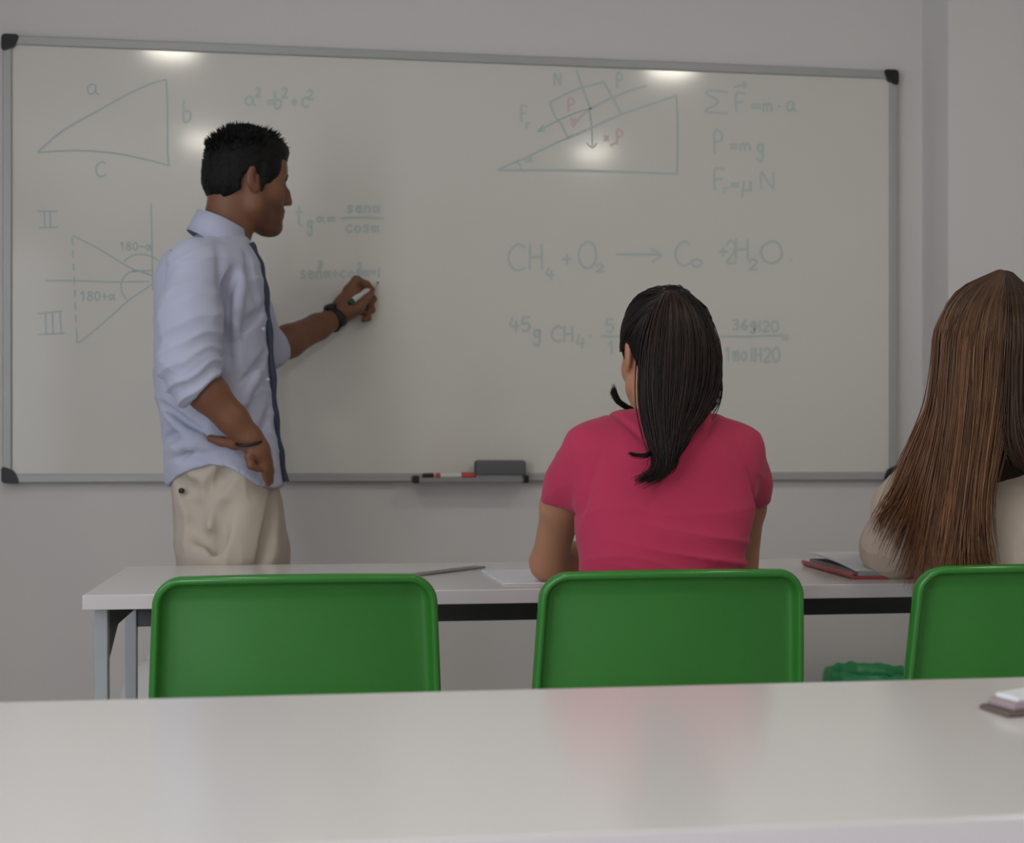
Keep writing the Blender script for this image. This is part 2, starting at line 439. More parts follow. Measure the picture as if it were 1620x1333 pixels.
adopt(wb, *parts)

# eraser and markers on the tray
ea, eb = at(751, 740, BF-0.035), at(831, 740, BF-0.035)
er = thing('board_eraser', 'dark grey rectangular board eraser standing on the whiteboard tray', 'eraser', ((ea.x+eb.x)/2, BF-0.035, TZ))
hl = (eb.x-ea.x)/2
bm = bmesh.new(); box(bm, -hl, hl, -0.020, 0.022, 0.008, 0.052, 0.009, 4); bm_obj('grip', bm, M_felt, er, True)
bm = bmesh.new(); box(bm, -hl+0.002, hl-0.002, -0.018, 0.020, 0.0, 0.010, 0.002, 2); bm_obj('felt_pad', bm, mat('eraser_pad', (0.25, 0.25, 0.27), 0.9, 0.2), er)

def marker(label, cat, a, b, r, mb, mc, mtip, group=None, capped=True):
    "whiteboard marker from tail a to tip b"
    a, b = Vector(a), Vector(b); t = thing('marker_pen', label, cat, a, group)
    d = b-a; L = d.length; u = d.normalized()
    q = lambda s: u*(L*s)
    tube_obj('barrel', [q(.10), q(.12), q(.62), q(.64)], [r*.9, r, r, r*.92], mb, t, 16)
    tube_obj('end_plug', [q(0), q(.02), q(.10), q(.105)], [r*.7, r*.92, r*.92, r*.7], mc, t, 16)
    if capped:
        tube_obj('cap', [q(.63), q(.64), q(.95), q(1)], [r*1.02, r*1.1, r*1.0, r*.7], mc, t, 16)
    else:
        tube_obj('neck', [q(.63), q(.70), q(.88), q(.92)], [r*.85, r*.72, r*.45, r*.30], mtip, t, 16)
        tube_obj('nib', [q(.915), q(.99), q(1)], [r*.28, r*.25, r*.1], mc, t, 10)
    return t
pa, pb = at(690, 751, BF-0.045), at(753, 751, BF-0.045)
marker('white marker pen with red cap lying on the whiteboard tray next to the eraser', 'marker', (pa.x, BF-0.045, TZ+0.009), (pb.x, BF-0.042, TZ+0.009), 0.0088, M_white, M_red, M_white)
pa, pb = at(688, 753, BF-0.028), at(666, 753, BF-0.028)
marker('short dark-capped pinkish marker at the left end of the whiteboard tray', 'marker', (pa.x+0.05, BF-0.026, TZ+0.008), (pb.x+0.004, BF-0.026, TZ+0.008), 0.0075, M_pinkish, M_black, M_white)

# ------------------------------------------------------------------ desks
DZ = 0.74
def desk(label, x0, x1, y0, y1, group):
    t = thing('desk', label, 'desk', ((x0+x1)/2, (y0+y1)/2, 0), group)
    hx, hy = (x1-x0)/2, (y1-y0)/2
    bm = bmesh.new(); box(bm, -hx, hx, -hy, hy, DZ-0.0265, DZ, 0.0018, 2)
    top = bm_obj('tabletop', bm, M_lam, t)
    top.data.materials.append(M_edge)
    for p in top.data.polygons:
        if abs(p.normal.z) < 0.5: p.material_index = 1
    s = 0.024
    lx, ly = hx-0.012-s, hy-0.03-s
    lr = hy-0.155
    bm = bmesh.new(); zt = DZ-0.0265
    box(bm, -lx, lx, lr-0.006, lr+0.014, zt-0.088, zt, 0.001)
    bm_obj('rear_apron', bm, M_apron, t)
    for sx in (-1, 1):
        bm = bmesh.new(); xa = sx*(lx+s*.35)
        box(bm, xa-0.008, xa+0.008, -ly, lr, zt-0.05, zt, 0.001)
        # gusset towards the front leg
        V = [(xa-0.006, -ly+0.01, zt-0.05), (xa-0.006, -ly+0.16, zt-0.05), (xa-0.006, -ly+0.02, zt-0.11), (xa-0.006, -ly+0.01, zt-0.11)]
        vs = [bm.verts.new(v) for v in V]+[bm.verts.new((v[0]+0.012, v[1], v[2])) for v in V]
        for f in ((0, 1, 2, 3), (7, 6, 5, 4), (0, 4, 5, 1), (1, 5, 6, 2), (2, 6, 7, 3), (3, 7, 4, 0)): bm.faces.new([vs[i] for i in f])
        bm_obj('side_rail', bm, M_apron, t)
        for sy in (-1, 1):
            bm = bmesh.new(); cx, cy = sx*(lx+s*.4), (-ly if sy < 0 else lr)
            box(bm, cx-s/2, cx+s/2, cy-s/2, cy+s/2, 0.012, zt, 0.002)
            lg = bm_obj('leg', bm, M_leg, t)
            bm = bmesh.new(); box(bm, cx-s/2-.002, cx+s/2+.002, cy-s/2-.002, cy+s/2+.002, 0, 0.014, 0.002)
            bm_obj('foot_glide', bm, M_black, lg)
    return t
fl = atz(130, 941.5, DZ)
FDY0 = fl.y
desk('long white-topped desk with grey legs in front of the whiteboard, where the students sit', fl.x, fl.x+2.15, FDY0, FDY0+0.62, 'white classroom desks')
nl, nr = atz(0, 1113, DZ), atz(1620, 1068, DZ)
NDY1 = (nl.y+nr.y)/2
desk('empty white desk closest to the camera, filling the bottom of the photo', -1.0, 1.45, NDY1-0.565, NDY1, 'white classroom desks')

# ------------------------------------------------------------------ chairs
def chair_profile(s):
    "s = arc length from the seat's front edge; returns (y, z) on the sitter's side profile"
    Ls, Rr = 0.36, 0.07
    a0 = math.radians(4)                        # seat rises slightly to the front
    ang = PI/2-math.radians(7)+a0               # backrest leans 7 degrees
    ys, zs = 0.40-Ls*math.cos(a0), 0.465-Ls*math.sin(a0)
    if s < Ls: return 0.40-s*math.cos(a0), 0.465-s*math.sin(a0)
    th = min((s-Ls)/Rr, ang); rem = (s-Ls)-Rr*th; d = PI+a0-th
    y = ys-Rr*math.sin(a0)+Rr*math.sin(a0-th); z = zs+Rr*math.cos(a0)-Rr*math.cos(a0-th)
    return y+max(rem, 0)*math.cos(d), z+max(rem, 0)*math.sin(d)
def cprof(s):
    y, z = chair_profile(s)
    y2, z2 = chair_profile(s+1e-4); y1, z1 = chair_profile(s-1e-4)
    ty, tz = y2-y1, z2-z1; l = math.hypot(ty, tz); ty, tz = ty/l, tz/l
    return y, z, -tz, ty            # left normal of travel ... outward (below seat / behind back)
STOP = None
def find_top(zt=0.80):
    s = 0.5
    while chair_profile(s)[1] < zt: s += 0.0005
    return s
def shell_mesh():
    S1 = find_top(0.80); S0 = 0.0
    sc, hs = (S0+S1)/2, (S1-S0)/2
    def hw(s):
        z = s/S1
        if z < 0.5: return 0.205+0.035*math.sin(PI*min(1, z/0.5)/2)
        t = (z-0.5)/0.5
        return 0.240-0.0135*t-0.004*t*t
    def loop(d, k=1.0, n=16, m=20):
        r = max(0.045-d, 0.008); pts = []
        HS = hs-d
        def corner(cs, cx, a0):
            for i in range(n+1):
                a = a0+PI/2*i/n
                yield (cs+r*math.sin(a), cx+r*math.cos(a))
        # in (s, xn) space with xn scaled by hw(s)
        raw = []
        cs, cxn = HS-r, 1
        base = 0.225-d
        for (sg, sx, a0) in ((1, 1, 0), (1, -1, PI/2), (-1, -1, PI), (-1, 1, 3*PI/2)):
            raw += [(sg*(HS-r)+p[0], sx*(base-r)+p[1]) for p in corner(0, 0, a0)]
            nx = {(1, 1): (1, -1), (1, -1): (-1, -1), (-1, -1): (-1, 1), (-1, 1): (1, 1)}[(sg, sx)]
            e0 = raw[-1]
            c = corner(0, 0, (a0+PI/2) % (2*PI)); q = next(c)
            e1 = (nx[0]*(HS-r)+q[0], nx[1]*(base-r)+q[1])
            for i in range(1, m): raw.append((e0[0]+(e1[0]-e0[0])*i/m, e0[1]+(e1[1]-e0[1])*i/m))
        for s, x in raw:
            ss = sc+s*k
            xx = x*k*(hw(ss)-d)/(0.225-d)
            # crowned top edge: the middle of the top stands a little higher
            t = max(0, (ss-(S1-0.10))/0.10)
            ss2 = ss + 0.007*t*(1-min(1, (xx/0.24)**2)) - 0.003*t
            pts.append((ss2, xx, ss))
        return pts
    levels = [  # inset, scale, offset towards the rear of the shell
        (0.006, 1, -0.012), (0.0015, 1, -0.009), (0.0, 1, -0.004), (0.0, 1, 0.004), (0.0015, 1, 0.0085), (0.004, 1, 0.0105), (0.008, 1, 0.0105), (0.011, 1, 0.0085),
        (0.0130, 1, 0.003), (0.0155, 1, -0.005), (0.020, 1, -0.0125), (0.028, 1, -0.0165), (0.046, 1, -0.0180)]
    levels += [(0.046, k, -0.0180) for k in (0.88, 0.76, 0.64, 0.52, 0.40, 0.28, 0.17, 0.08, 0.015)]
    front = [(0.012, 1, -0.0185)]+[(0.046, k, -0.0225) for k in (1, 0.88, 0.76, 0.64, 0.52, 0.40, 0.28, 0.17, 0.08, 0.015)]
    def place(s, x, off):
        y, z, ny, nz = cprof(min(max(s, 0.001), S1+0.01))
        if s > S1: pass
        b = min(1, max(0, (z-0.46)/0.14)); b = b*b*(3-2*b)
        W = 0.235
        bow = -0.044*(1-(x/W)**2)*b
        sit = 0.012*(1-(x/W)**2)*(1-b)
        # normal pointing to the rear / underside
        return Vector((x, y+ny*off+bow, z+nz*off-sit))
    V, F, rings = [], [], []
    for lv in levels+front:
        L = loop(lv[0], lv[1]); rings.append((len(V), len(L)))
        for s2, x, s in L: V.append(place(s2, x, lv[2]))
    def bridge(a, b, flip=False):
        (ba, n), (bb, _) = rings[a], rings[b]
        for i in range(n):
            q = (ba+i, ba+(i+1) % n, bb+(i+1) % n, bb+i)
            F.append(q[::-1] if flip else q)
    nl_ = len(levels)
    for i in range(nl_-1): bridge(i, i+1)
    bridge(0, nl_, True)
    for i in range(nl_, nl_+len(front)-1): bridge(i, i+1, True)
    b, n = rings[nl_-1]; F.append(tuple(range(b, b+n)))
    b, n = rings[-1]; F.append(tuple(range(b, b+n))[::-1])
    return V, F
CV, CF = shell_mesh()
def make_chair(label, loc):
    t = thing('chair', label, 'chair', loc, 'green plastic chairs at the front desk')
    o = mesh_obj('seat_shell', CV, CF, M_green, t, True)
    bm = bmesh.new(); bm.from_mesh(o.data); bmesh.ops.recalc_face_normals(bm, faces=bm.faces); bm.to_mesh(o.data); bm.free()
    for sx in (-1, 1):
        for sy in (0, 1):
            y0, y1 = ((0.30, 0.36), (0.08, 0.0))[sy]
            lg = tube_obj('leg', [(sx*0.15, y0, 0.425), (sx*0.17, (y0+y1)/2, 0.405), (sx*0.19, y1, 0.36), (sx*0.215, y1+(0.02 if sy == 0 else -0.02), 0.012)], 0.010, M_chrome, t)
            tube_obj('foot_cap', [(sx*0.215, y1+(0.02 if sy == 0 else -0.02), 0.0), (sx*0.213, y1+(0.02 if sy == 0 else -0.02), 0.03)], 0.013, M_black, lg)
    tube_obj('frame_bar', [(-0.15, 0.30, 0.425), (0.15, 0.30, 0.425)], 0.009, M_chrome, t)
    return t
def copy_thing(t, loc, label):
    r = t.copy(); COL.objects.link(r); r.location = loc; r['label'] = label
    for ch in list(t.children):
        c = ch.copy(); COL.objects.link(c); c.parent = r
        for g in ch.children:
            d = g.copy(); COL.objects.link(d); d.parent = c
    return r
ch0 = make_chair('empty green plastic chair at the left end of the front desk', (0, 0, 0))
ztop_y = min(v.y for v in CV if v.z > 0.78)
CYR = 2.19
def chair_x(pl, pr): return (at(pl, 930, CYR).x+at(pr, 930, CYR).x)/2
cx1 = chair_x(240, 691); cx2 = chair_x(863, 1287); cx3 = at(1479, 930, CYR).x+0.2225
ch0.location = (cx1, CYR-ztop_y, 0)
copy_thing(ch0, (cx2, CYR-ztop_y, 0), 'green plastic chair in the middle, occupied by the student in pink')
copy_thing(ch0, (cx3, CYR-ztop_y+0.02, 0), 'green plastic chair at the right edge, occupied by the long-haired student')

# ------------------------------------------------------------------ things on the desks
def sheet_block(name, corners, z0, z1, m, parent=None, bev=0.0):
    V = [(c.x, c.y, z) for z in (z0, z1) for c in corners]; n = len(corners)
    bm = bmesh.new(); vs = [bm.verts.new(v) for v in V]
    bm.faces.new(vs[:n][::-1]); bm.faces.new(vs[n:])
    for i in range(n): bm.faces.new((vs[i], vs[(i+1) % n], vs[n+(i+1) % n], vs[n+i]))
    if bev: bmesh.ops.bevel(bm, geom=list(bm.edges), offset=bev, segments=2, profile=0.5, affect='EDGES')
    return bm_obj(name, bm, m, parent)
a, b = atz(797, 925, DZ), atz(760, 902.5, DZ)
u = (b-a).normalized(); v = Vector((u.y, -u.x, 0))
o = sheet_block('paper_sheets', [a, a+v*.21, a+v*.21+u*.297, a+u*.297], DZ+0.0005, DZ+0.003, M_paper)
tag(o, 'white paper sheets under the left elbow of the student in pink', 'paper')
a, b = atz(628, 916, DZ), atz(780, 897, DZ); u = (b-a).normalized(); v = Vector((-u.y, u.x, 0))*0.03; b = a+u*0.31
t = thing('ruler', 'thin grey ruler lying aslant on the front desk left of the paper sheets', 'ruler', a)
o = sheet_block('blade', [a, b, b+v, a+v], DZ+0.0005, DZ+0.0045, M_ruler, None, 0.0008); adopt(t, o)
bm = bmesh.new()
for k in range(1, 30):
    p = a+u*(k*0.01+0.004)+v*0.98; q = p-v*(0.30 if k % 5 else 0.45); s = u*0.0004
    vs = [bm.verts.new((w_.x, w_.y, DZ+0.0047)) for w_ in (p-s, q-s, q+s, p+s)]; bm.faces.new(vs)
o = bm_obj('scale_marks', bm, M_white); adopt(t, o)
# red folder with note pad
a, b = atz(1349, 916, DZ), atz(1266, 893, DZ); u = (b-a).normalized(); L = min((b-a).length, 0.33); v = Vector((u.y, -u.x, 0))
t = thing('ring_binder', 'red and grey folder with open white notepad under the arm of the long-haired student', 'folder', a)
o1 = sheet_block('cover', [a, a+v*.30, a+v*.30+u*L, a+u*L], DZ+0.0005, DZ+0.006, M_folder, None, 0.0012)
o1b = sheet_block('spine', [a-v*.004, a+v*.004, a+v*.004+u*L, a-v*.004+u*L], DZ+0.004, DZ+0.0125, M_folder, None, 0.002)
o2 = sheet_block('page_block', [a+v*.012+u*.002, a+v*.285+u*.002, a+v*.285+u*(L-.01), a+v*.012+u*(L-.01)], DZ+0.006, DZ+0.016, M_pages, None, 0.0008)
V = []
for k in range(9):
    q = k/8; zz = DZ+0.0165+0.015*math.sin(q*PI*.62)
    for w_ in (0, 1):
        p = a+v*(.008+.28*w_)+u*(.006+(L-.012)*q); V += [(p.x, p.y, zz), (p.x, p.y, zz-0.0012-.004*q)]
F = []
for k in range(8):
    b_ = 4*k; F += [(b_, b_+2, b_+6, b_+4), (b_+1, b_+5, b_+7, b_+3), (b_, b_+4, b_+5, b_+1), (b_+2, b_+3, b_+7, b_+6)]
F += [(0, 1, 3, 2), (32, 34, 35, 33)]
o3 = mesh_obj('top_page', V, F, M_paper, None, False)
adopt(t, o1, o1b, o2, o3)
# notebook at the right end of the near desk
a = atz(1594, 1136, DZ); u = Vector((0.96, 0.28, 0)).normalized(); v = Vector((-u.y, u.x, 0))
t = thing('notebook', 'small white and mauve notebook at the right end of the nearest desk', 'notebook', a)
c = a+v*0.0
o1 = sheet_block('cover', [c, c+u*.16-v*.02, c+u*.16+v*.08, c+v*.05+u*.01], DZ+0.0005, DZ+0.005, mat('brown_cover', (0.13, 0.09, 0.08), 0.5), None, 0.002)
o2 = sheet_block('page_block', [c+u*.012+v*.004, c+u*.16-v*.012, c+u*.16+v*.075, c+v*.046+u*.018], DZ+0.005, DZ+0.012, mat('mauve_pages', (0.36, 0.27, 0.28), 0.6), None, 0.002)
o3 = sheet_block('top_cover', [c+u*.02+v*.008, c+u*.16-v*.006, c+u*.16+v*.070, c+v*.042+u*.024], DZ+0.012, DZ+0.017, M_paper, None, 0.002)
adopt(t, o1, o2, o3)

# ------------------------------------------------------------------ bin and bag
bc = (at(1311, 1060, 3.72)+at(1450, 1060, 3.72))/2
bz = at(1380, 1052, 3.80).z
t = thing('waste_bin', 'black waste bin with bright green liner folded over its rim below the whiteboard', 'waste bin', (bc.x, 3.74, 0))
n = 48; V = []; F = []
prof = [(0.085, 0.0), (0.088, 0.004), (0.118, bz-0.02), (0.121, bz-0.012), (0.116, bz-0.012), (0.083, 0.006)]
def lathe(prof, n, f=None):
    V = [Vector((r*math.cos(2*PI*k/n), r*math.sin(2*PI*k/n), z)) for k in range(n) for r, z in prof]
    if f: V = [f(v_, i//len(prof), i % len(prof)) for i, v_ in enumerate(V)]
    m_ = len(prof)
    F = [(k*m_+j, ((k+1) % n)*m_+j, ((k+1) % n)*m_+j+1, k*m_+j+1) for k in range(n) for j in range(m_-1)]
    return V, F
V, F = lathe(prof, n); F.append(tuple(k*len(prof) for k in range(n))[::-1]); F.append(tuple(k*len(prof)+len(prof)-1 for k in range(n)))
mesh_obj('bin_body', V, F, M_binb, t, True)
random.seed(4)
prof = [(0.132, bz-0.085), (0.131, bz-0.05), (0.128, bz-0.02), (0.124, bz-0.004), (0.118, bz), (0.110, bz-0.006), (0.105, bz-0.03), (0.098, bz-0.08), (0.085, bz-0.2)]
ph = [random.uniform(0, 6) for _ in range(6)]
def wob(v_, k, j):
    a = 2*PI*k/96
    w_ = sum(math.sin(a*(3+i*4)+ph[i]+j*0.25) for i in range(5))/5
    r = 1+0.05*w_*(1 if j < 3 or j > 5 else 0.5)
    return Vector((v_.x*r, v_.y*r, v_.z+0.012*w_*(1.0 if j < 2 else 0.55)))
V, F = lathe(prof, 96, wob)
o = mesh_obj('bin_liner', V, F, M_bag, t, True)
md = o.modifiers.new('s', 'SOLIDIFY'); md.thickness = 0.0015

# ------------------------------------------------------------------ implicit-surface modelling for bodies and clothes
class Field:
    "signed distance grid; shapes are blended into it and the zero level is meshed"
    def __init__(s, lo, hi, h):
        s.lo = np.array(lo, float); s.h = h
        s.n = np.ceil((np.array(hi)-s.lo)/h).astype(int)+1
        s.F = np.full(s.n, 1.0, np.float32)
        s.ax = [(s.lo[i]+h*np.arange(s.n[i])).astype(np.float32) for i in range(3)]
    def region(s, lo, hi):
        a = np.clip(np.floor((np.array(lo)-s.lo)/s.h).astype(int), 0, s.n); b = np.clip(np.ceil((np.array(hi)-s.lo)/s.h).astype(int)+1, 0, s.n)
        sl = tuple(slice(a[i], b[i]) for i in range(3))
        X = s.ax[0][sl[0]][:, None, None]; Y = s.ax[1][sl[1]][None, :, None]; Z = s.ax[2][sl[2]][None, None, :]
        return sl, X, Y, Z
    def comb(s, sl, d, k, op):
        A = s.F[sl]
        if A.size == 0: return
        d = d.astype(np.float32)
        if op == 'u':
            if k > 0:
                hh = np.maximum(k-np.abs(A-d), 0)/k; s.F[sl] = np.minimum(A, d)-hh*hh*k*0.25
            else: s.F[sl] = np.minimum(A, d)
        elif op == 's':
            e = -d
            if k > 0:
                hh = np.maximum(k-np.abs(A-e), 0)/k; s.F[sl] = np.maximum(A, e)+hh*hh*k*0.25
            else: s.F[sl] = np.maximum(A, e)
    def cone(s, a, b, ra, rb, k=0.02, op='u', sq=None):
        "round cone; sq = (direction, factor) squashes the section along a direction"
        a, b = np.array(a, float), np.array(b, float); R = max(ra, rb); m = R+k+3*s.h
        sl, X, Y, Z = s.region(np.minimum(a, b)-m, np.maximum(a, b)+m)
        ab = b-a; L2 = max(float(ab@ab), 1e-12)
        t = np.clip(((X-a[0])*ab[0]+(Y-a[1])*ab[1]+(Z-a[2])*ab[2])/L2, 0, 1)
        dx, dy, dz = X-a[0]-t*ab[0], Y-a[1]-t*ab[1], Z-a[2]-t*ab[2]
        sc = 1.0
        if sq:
            n_ = np.array(sq[0], float); n_ /= np.linalg.norm(n_); f = sq[1]
            q = (dx*n_[0]+dy*n_[1]+dz*n_[2])*(1/f-1)
            dx, dy, dz = dx+q*n_[0], dy+q*n_[1], dz+q*n_[2]; sc = min(f, 1)
        s.comb(sl, (np.sqrt(dx*dx+dy*dy+dz*dz)-(ra+(rb-ra)*t))*sc, k, op)
    def chain(s, pts, rad, k=0.02, op='u', sq=None):
        for i in range(len(pts)-1): s.cone(pts[i], pts[i+1], rad[i], rad[i+1], k if i else k, op, sq)
    def ell(s, c, r, R=None, k=0.02, op='u'):
        c = np.array(c, float); m = max(r)+k+3*s.h
        sl, X, Y, Z = s.region(c-m, c+m)
        dx, dy, dz = X-c[0], Y-c[1], Z-c[2]
        if R is not None:       # rows of R are the ellipsoid's axes
            dx, dy, dz = (R[0][0]*dx+R[0][1]*dy+R[0][2]*dz, R[1][0]*dx+R[1][1]*dy+R[1][2]*dz, R[2][0]*dx+R[2][1]*dy+R[2][2]*dz)
        k0 = np.sqrt((dx/r[0])**2+(dy/r[1])**2+(dz/r[2])**2); k1 = np.sqrt((dx/r[0]**2)**2+(dy/r[1]**2)**2+(dz/r[2]**2)**2)+1e-9
        s.comb(sl, k0*(k0-1)/k1, k, op)
    def loft(s, rows, k=0.02, grow=0.0, ex=2.3, op='u', yaw=0.0):
        "rows (z, cx, cy, rx, ry) from bottom to top"
        rows = sorted(rows); zs = np.array([r[0] for r in rows])
        R = np.array(rows, float); m = k+3*s.h
        lo = [(R[:, 1]-R[:, 3]).min()-m-grow-.05, (R[:, 2]-R[:, 4]).min()-m-grow-.05, zs[0]-m-.02]
        hi = [(R[:, 1]+R[:, 3]).max()+m+grow+.05, (R[:, 2]+R[:, 4]).max()+m+grow+.05, zs[-1]+m+.02]
        sl, X, Y, Z = s.region(lo, hi)
        z = Z.ravel(); zz = np.clip(z, zs[0], zs[-1])
        def interp(col):
            # smooth (monotone-ish) interpolation
            v = np.interp(zz, zs, R[:, col]); kx = 0.012
            return (v+np.interp(np.clip(zz-kx, zs[0], zs[-1]), zs, R[:, col])+np.interp(np.clip(zz+kx, zs[0], zs[-1]), zs, R[:, col]))/3
        cx, cy, rx, ry = [interp(c)[None, None, :].astype(np.float32) for c in (1, 2, 3, 4)]
        rx = rx+grow; ry = ry+grow
        dx, dy = X-cx, Y-cy
        if yaw:
            c_, s_ = math.cos(yaw), math.sin(yaw); dx, dy = c_*dx+s_*dy, -s_*dx+c_*dy
        q = (np.abs(dx/rx)**ex+np.abs(dy/ry)**ex)**(1/ex)
        d = (q-1)*np.minimum(rx, ry)*0.95
        dz = np.maximum(zs[0]-Z, Z-zs[-1])
        rr = 0.012
        d = np.where(dz > -rr, np.maximum(d, -rr)+0, d)
        e = np.maximum(dz+rr, 0); f = np.maximum(d+rr, 0)
        d2 = np.sqrt(e*e+f*f)-rr
        d = np.where((dz > -rr), np.where(d > -rr, d2, dz), d)
        s.comb(sl, d, k, op)
    def keep(s, fn):
        X = s.ax[0][:, None, None]; Y = s.ax[1][None, :, None]; Z = s.ax[2][None, None, :]
        s.F = np.maximum(s.F, fn(X, Y, Z).astype(np.float32))
    def mesh(s):
        F = s.F; F[0] = 1; F[-1] = 1; F[:, 0] = 1; F[:, -1] = 1; F[:, :, 0] = 1; F[:, :, -1] = 1
        S = F < 0
        c = [S[i:S.shape[0]-1+i, j:S.shape[1]-1+j, k:S.shape[2]-1+k] for i in (0, 1) for j in (0, 1) for k in (0, 1)]
        al = c[0].copy(); an = c[0].copy()
        for q in c[1:]: al &= q; an |= q
        act = an & ~al
        idx = np.argwhere(act); N = len(idx)
        num = np.full(act.shape, -1, np.int32); num[tuple(idx.T)] = np.arange(N)
        acc = np.zeros((N, 3)); cnt = np.zeros(N)
        offs = [(i, j, k) for i in (0, 1) for j in (0, 1) for k in (0, 1)]
        val = {o: F[idx[:, 0]+o[0], idx[:, 1]+o[1], idx[:, 2]+o[2]].astype(float) for o in offs}
        for o in offs:
            for a in range(3):
                if o[a] == 0:
                    p = list(o); p[a] = 1; p = tuple(p)
                    va, vb = val[o], val[p]; m = (va < 0) != (vb < 0)
                    t = np.where(m, va/np.where(m, va-vb, 1), 0)
                    pos = np.array(o, float)[None, :].repeat(N, 0); pos[:, a] = t
                    acc[m] += pos[m]; cnt[m] += 1
        V = s.lo+s.h*(idx+acc/cnt[:, None])
        faces = []
        for a in range(3):
            b, c_ = (a+1) % 3, (a+2) % 3
            n0 = list(S.shape); sl0 = [slice(1, -1)]*3; sl1 = [slice(1, -1)]*3
            sl0[a] = slice(0, n0[a]-1); sl1[a] = slice(1, n0[a])
            sl0[b] = sl1[b] = slice(1, n0[b]-1); sl0[c_] = sl1[c_] = slice(1, n0[c_]-1)
            A, B = S[tuple(sl0)], S[tuple(sl1)]
            for flip, msk in ((False, A & ~B), (True, ~A & B)):
                e = np.argwhere(msk)
                if len(e) == 0: continue
                e[:, b] += 1; e[:, c_] += 1
                q = []
                for ob, oc in ((0, 0), (1, 0), (1, 1), (0, 1)):
                    g = e.copy(); g[:, b] -= 1-ob; g[:, c_] -= 1-oc
                    q.append(num[tuple(g.T)])
                q = np.stack(q, 1)
                faces.append(q[:, ::-1] if flip else q)
        return V, np.concatenate(faces)

def np_mesh(name, V, Fq, m, parent=None, relax=2, disp=None, smooth=True):
    me = bpy.data.meshes.new(name)
    V = np.asarray(V, float)
    if relax:
        E = np.concatenate([Fq[:, [0, 1]], Fq[:, [1, 2]], Fq[:, [2, 3]], Fq[:, [3, 0]]])
        for it in range(relax):
            acc = np.zeros_like(V); cnt = np.zeros(len(V))
            for c in range(3):
                acc[:, c] = np.bincount(E[:, 0], V[E[:, 1], c], len(V))+np.bincount(E[:, 1], V[E[:, 0], c], len(V))
            cnt = np.bincount(E[:, 0], minlength=len(V))+np.bincount(E[:, 1], minlength=len(V))
            V = V*0.5+0.5*acc/np.maximum(cnt, 1)[:, None]
    if disp:
        a = V[Fq[:, 2]]-V[Fq[:, 0]]; b = V[Fq[:, 3]]-V[Fq[:, 1]]; fn = np.cross(a, b); Nn = np.zeros_like(V)
        for j in range(4):
            for c in range(3): Nn[:, c] += np.bincount(Fq[:, j], fn[:, c], len(V))
        Nn /= np.linalg.norm(Nn, axis=1)[:, None]+1e-12
        V = V+Nn*disp(V, Nn)[:, None]
    me.vertices.add(len(V)); me.vertices.foreach_set('co', V.ravel())
    me.loops.add(Fq.size); me.loops.foreach_set('vertex_index', Fq.ravel().astype(np.int32))
    me.polygons.add(len(Fq)); me.polygons.foreach_set('loop_start', np.arange(0, Fq.size, 4, dtype=np.int32))
    me.polygons.foreach_set('loop_total', np.full(len(Fq), 4, np.int32)) if hasattr(me.polygons[0], 'loop_total') and False else None
    me.update(calc_edges=True); me.validate()
    me.polygons.foreach_set('use_smooth', [smooth]*len(me.polygons))
    me.materials.append(m)
    o = bpy.data.objects.new(name, me); COL.objects.link(o)
    if parent: o.parent = parent
    return o, V

def paint(o, cols, name='tint'):
    a = o.data.color_attributes.new(name, 'FLOAT_COLOR', 'POINT')
    c = np.ones((len(cols), 4), np.float32); c[:, :3] = cols
    a.data.foreach_set('color', c.ravel())

def waves(V, seed, scale, n=7, stretch=(1, 1, 1)):
    "cheap smooth noise in -1..1"
    rs = np.random.RandomState(seed); Q = V*np.array(stretch)*scale
    Q = Q+0.35*np.stack([np.sin(Q[:, 1]*1.3+1), np.sin(Q[:, 2]*1.1+2), np.sin(Q[:, 0]*1.2+3)], 1)
    out = np.zeros(len(V))
    for i in range(n):
        d = rs.normal(size=3); d /= np.linalg.norm(d)
        out += np.sin(Q@d*(0.7+0.25*i)+rs.uniform(0, 6))/(1+0.3*i)
    return out/n*1.8
def folds(V, seed, scale, stretch=(1, 1, 1)):
    "ridged noise: sharp creases with soft bellies, 0..1"
    return 1-np.abs(waves(V, seed, scale, 6, stretch))**0.6

class Head:
    "local frame of a head: f forward, l to the person's left, u up"
    def __init__(s, c, yaw, pitch=0.0, roll=0.0, k=1.0):
        s.c = Vector(c); s.k = k
        f = Vector((math.cos(yaw), math.sin(yaw), 0)); l = Vector((-math.sin(yaw), math.cos(yaw), 0)); u = Vector((0, 0, 1))
        R = Matrix.Rotation(pitch, 3, l)          # positive pitch looks down
        f, u = R @ f, R @ u
        R = Matrix.Rotation(roll, 3, f); l, u = R @ l, R @ u
        s.f, s.l, s.u = f, l, u
        s.R = np.array([f, l, u])
    def p(s, f, l, u): return s.c+(s.f*f+s.l*l+s.u*u)*s.k
    def loc(s, V):
        return (np.asarray(V)-np.array(s.c)) @ s.R.T / s.k

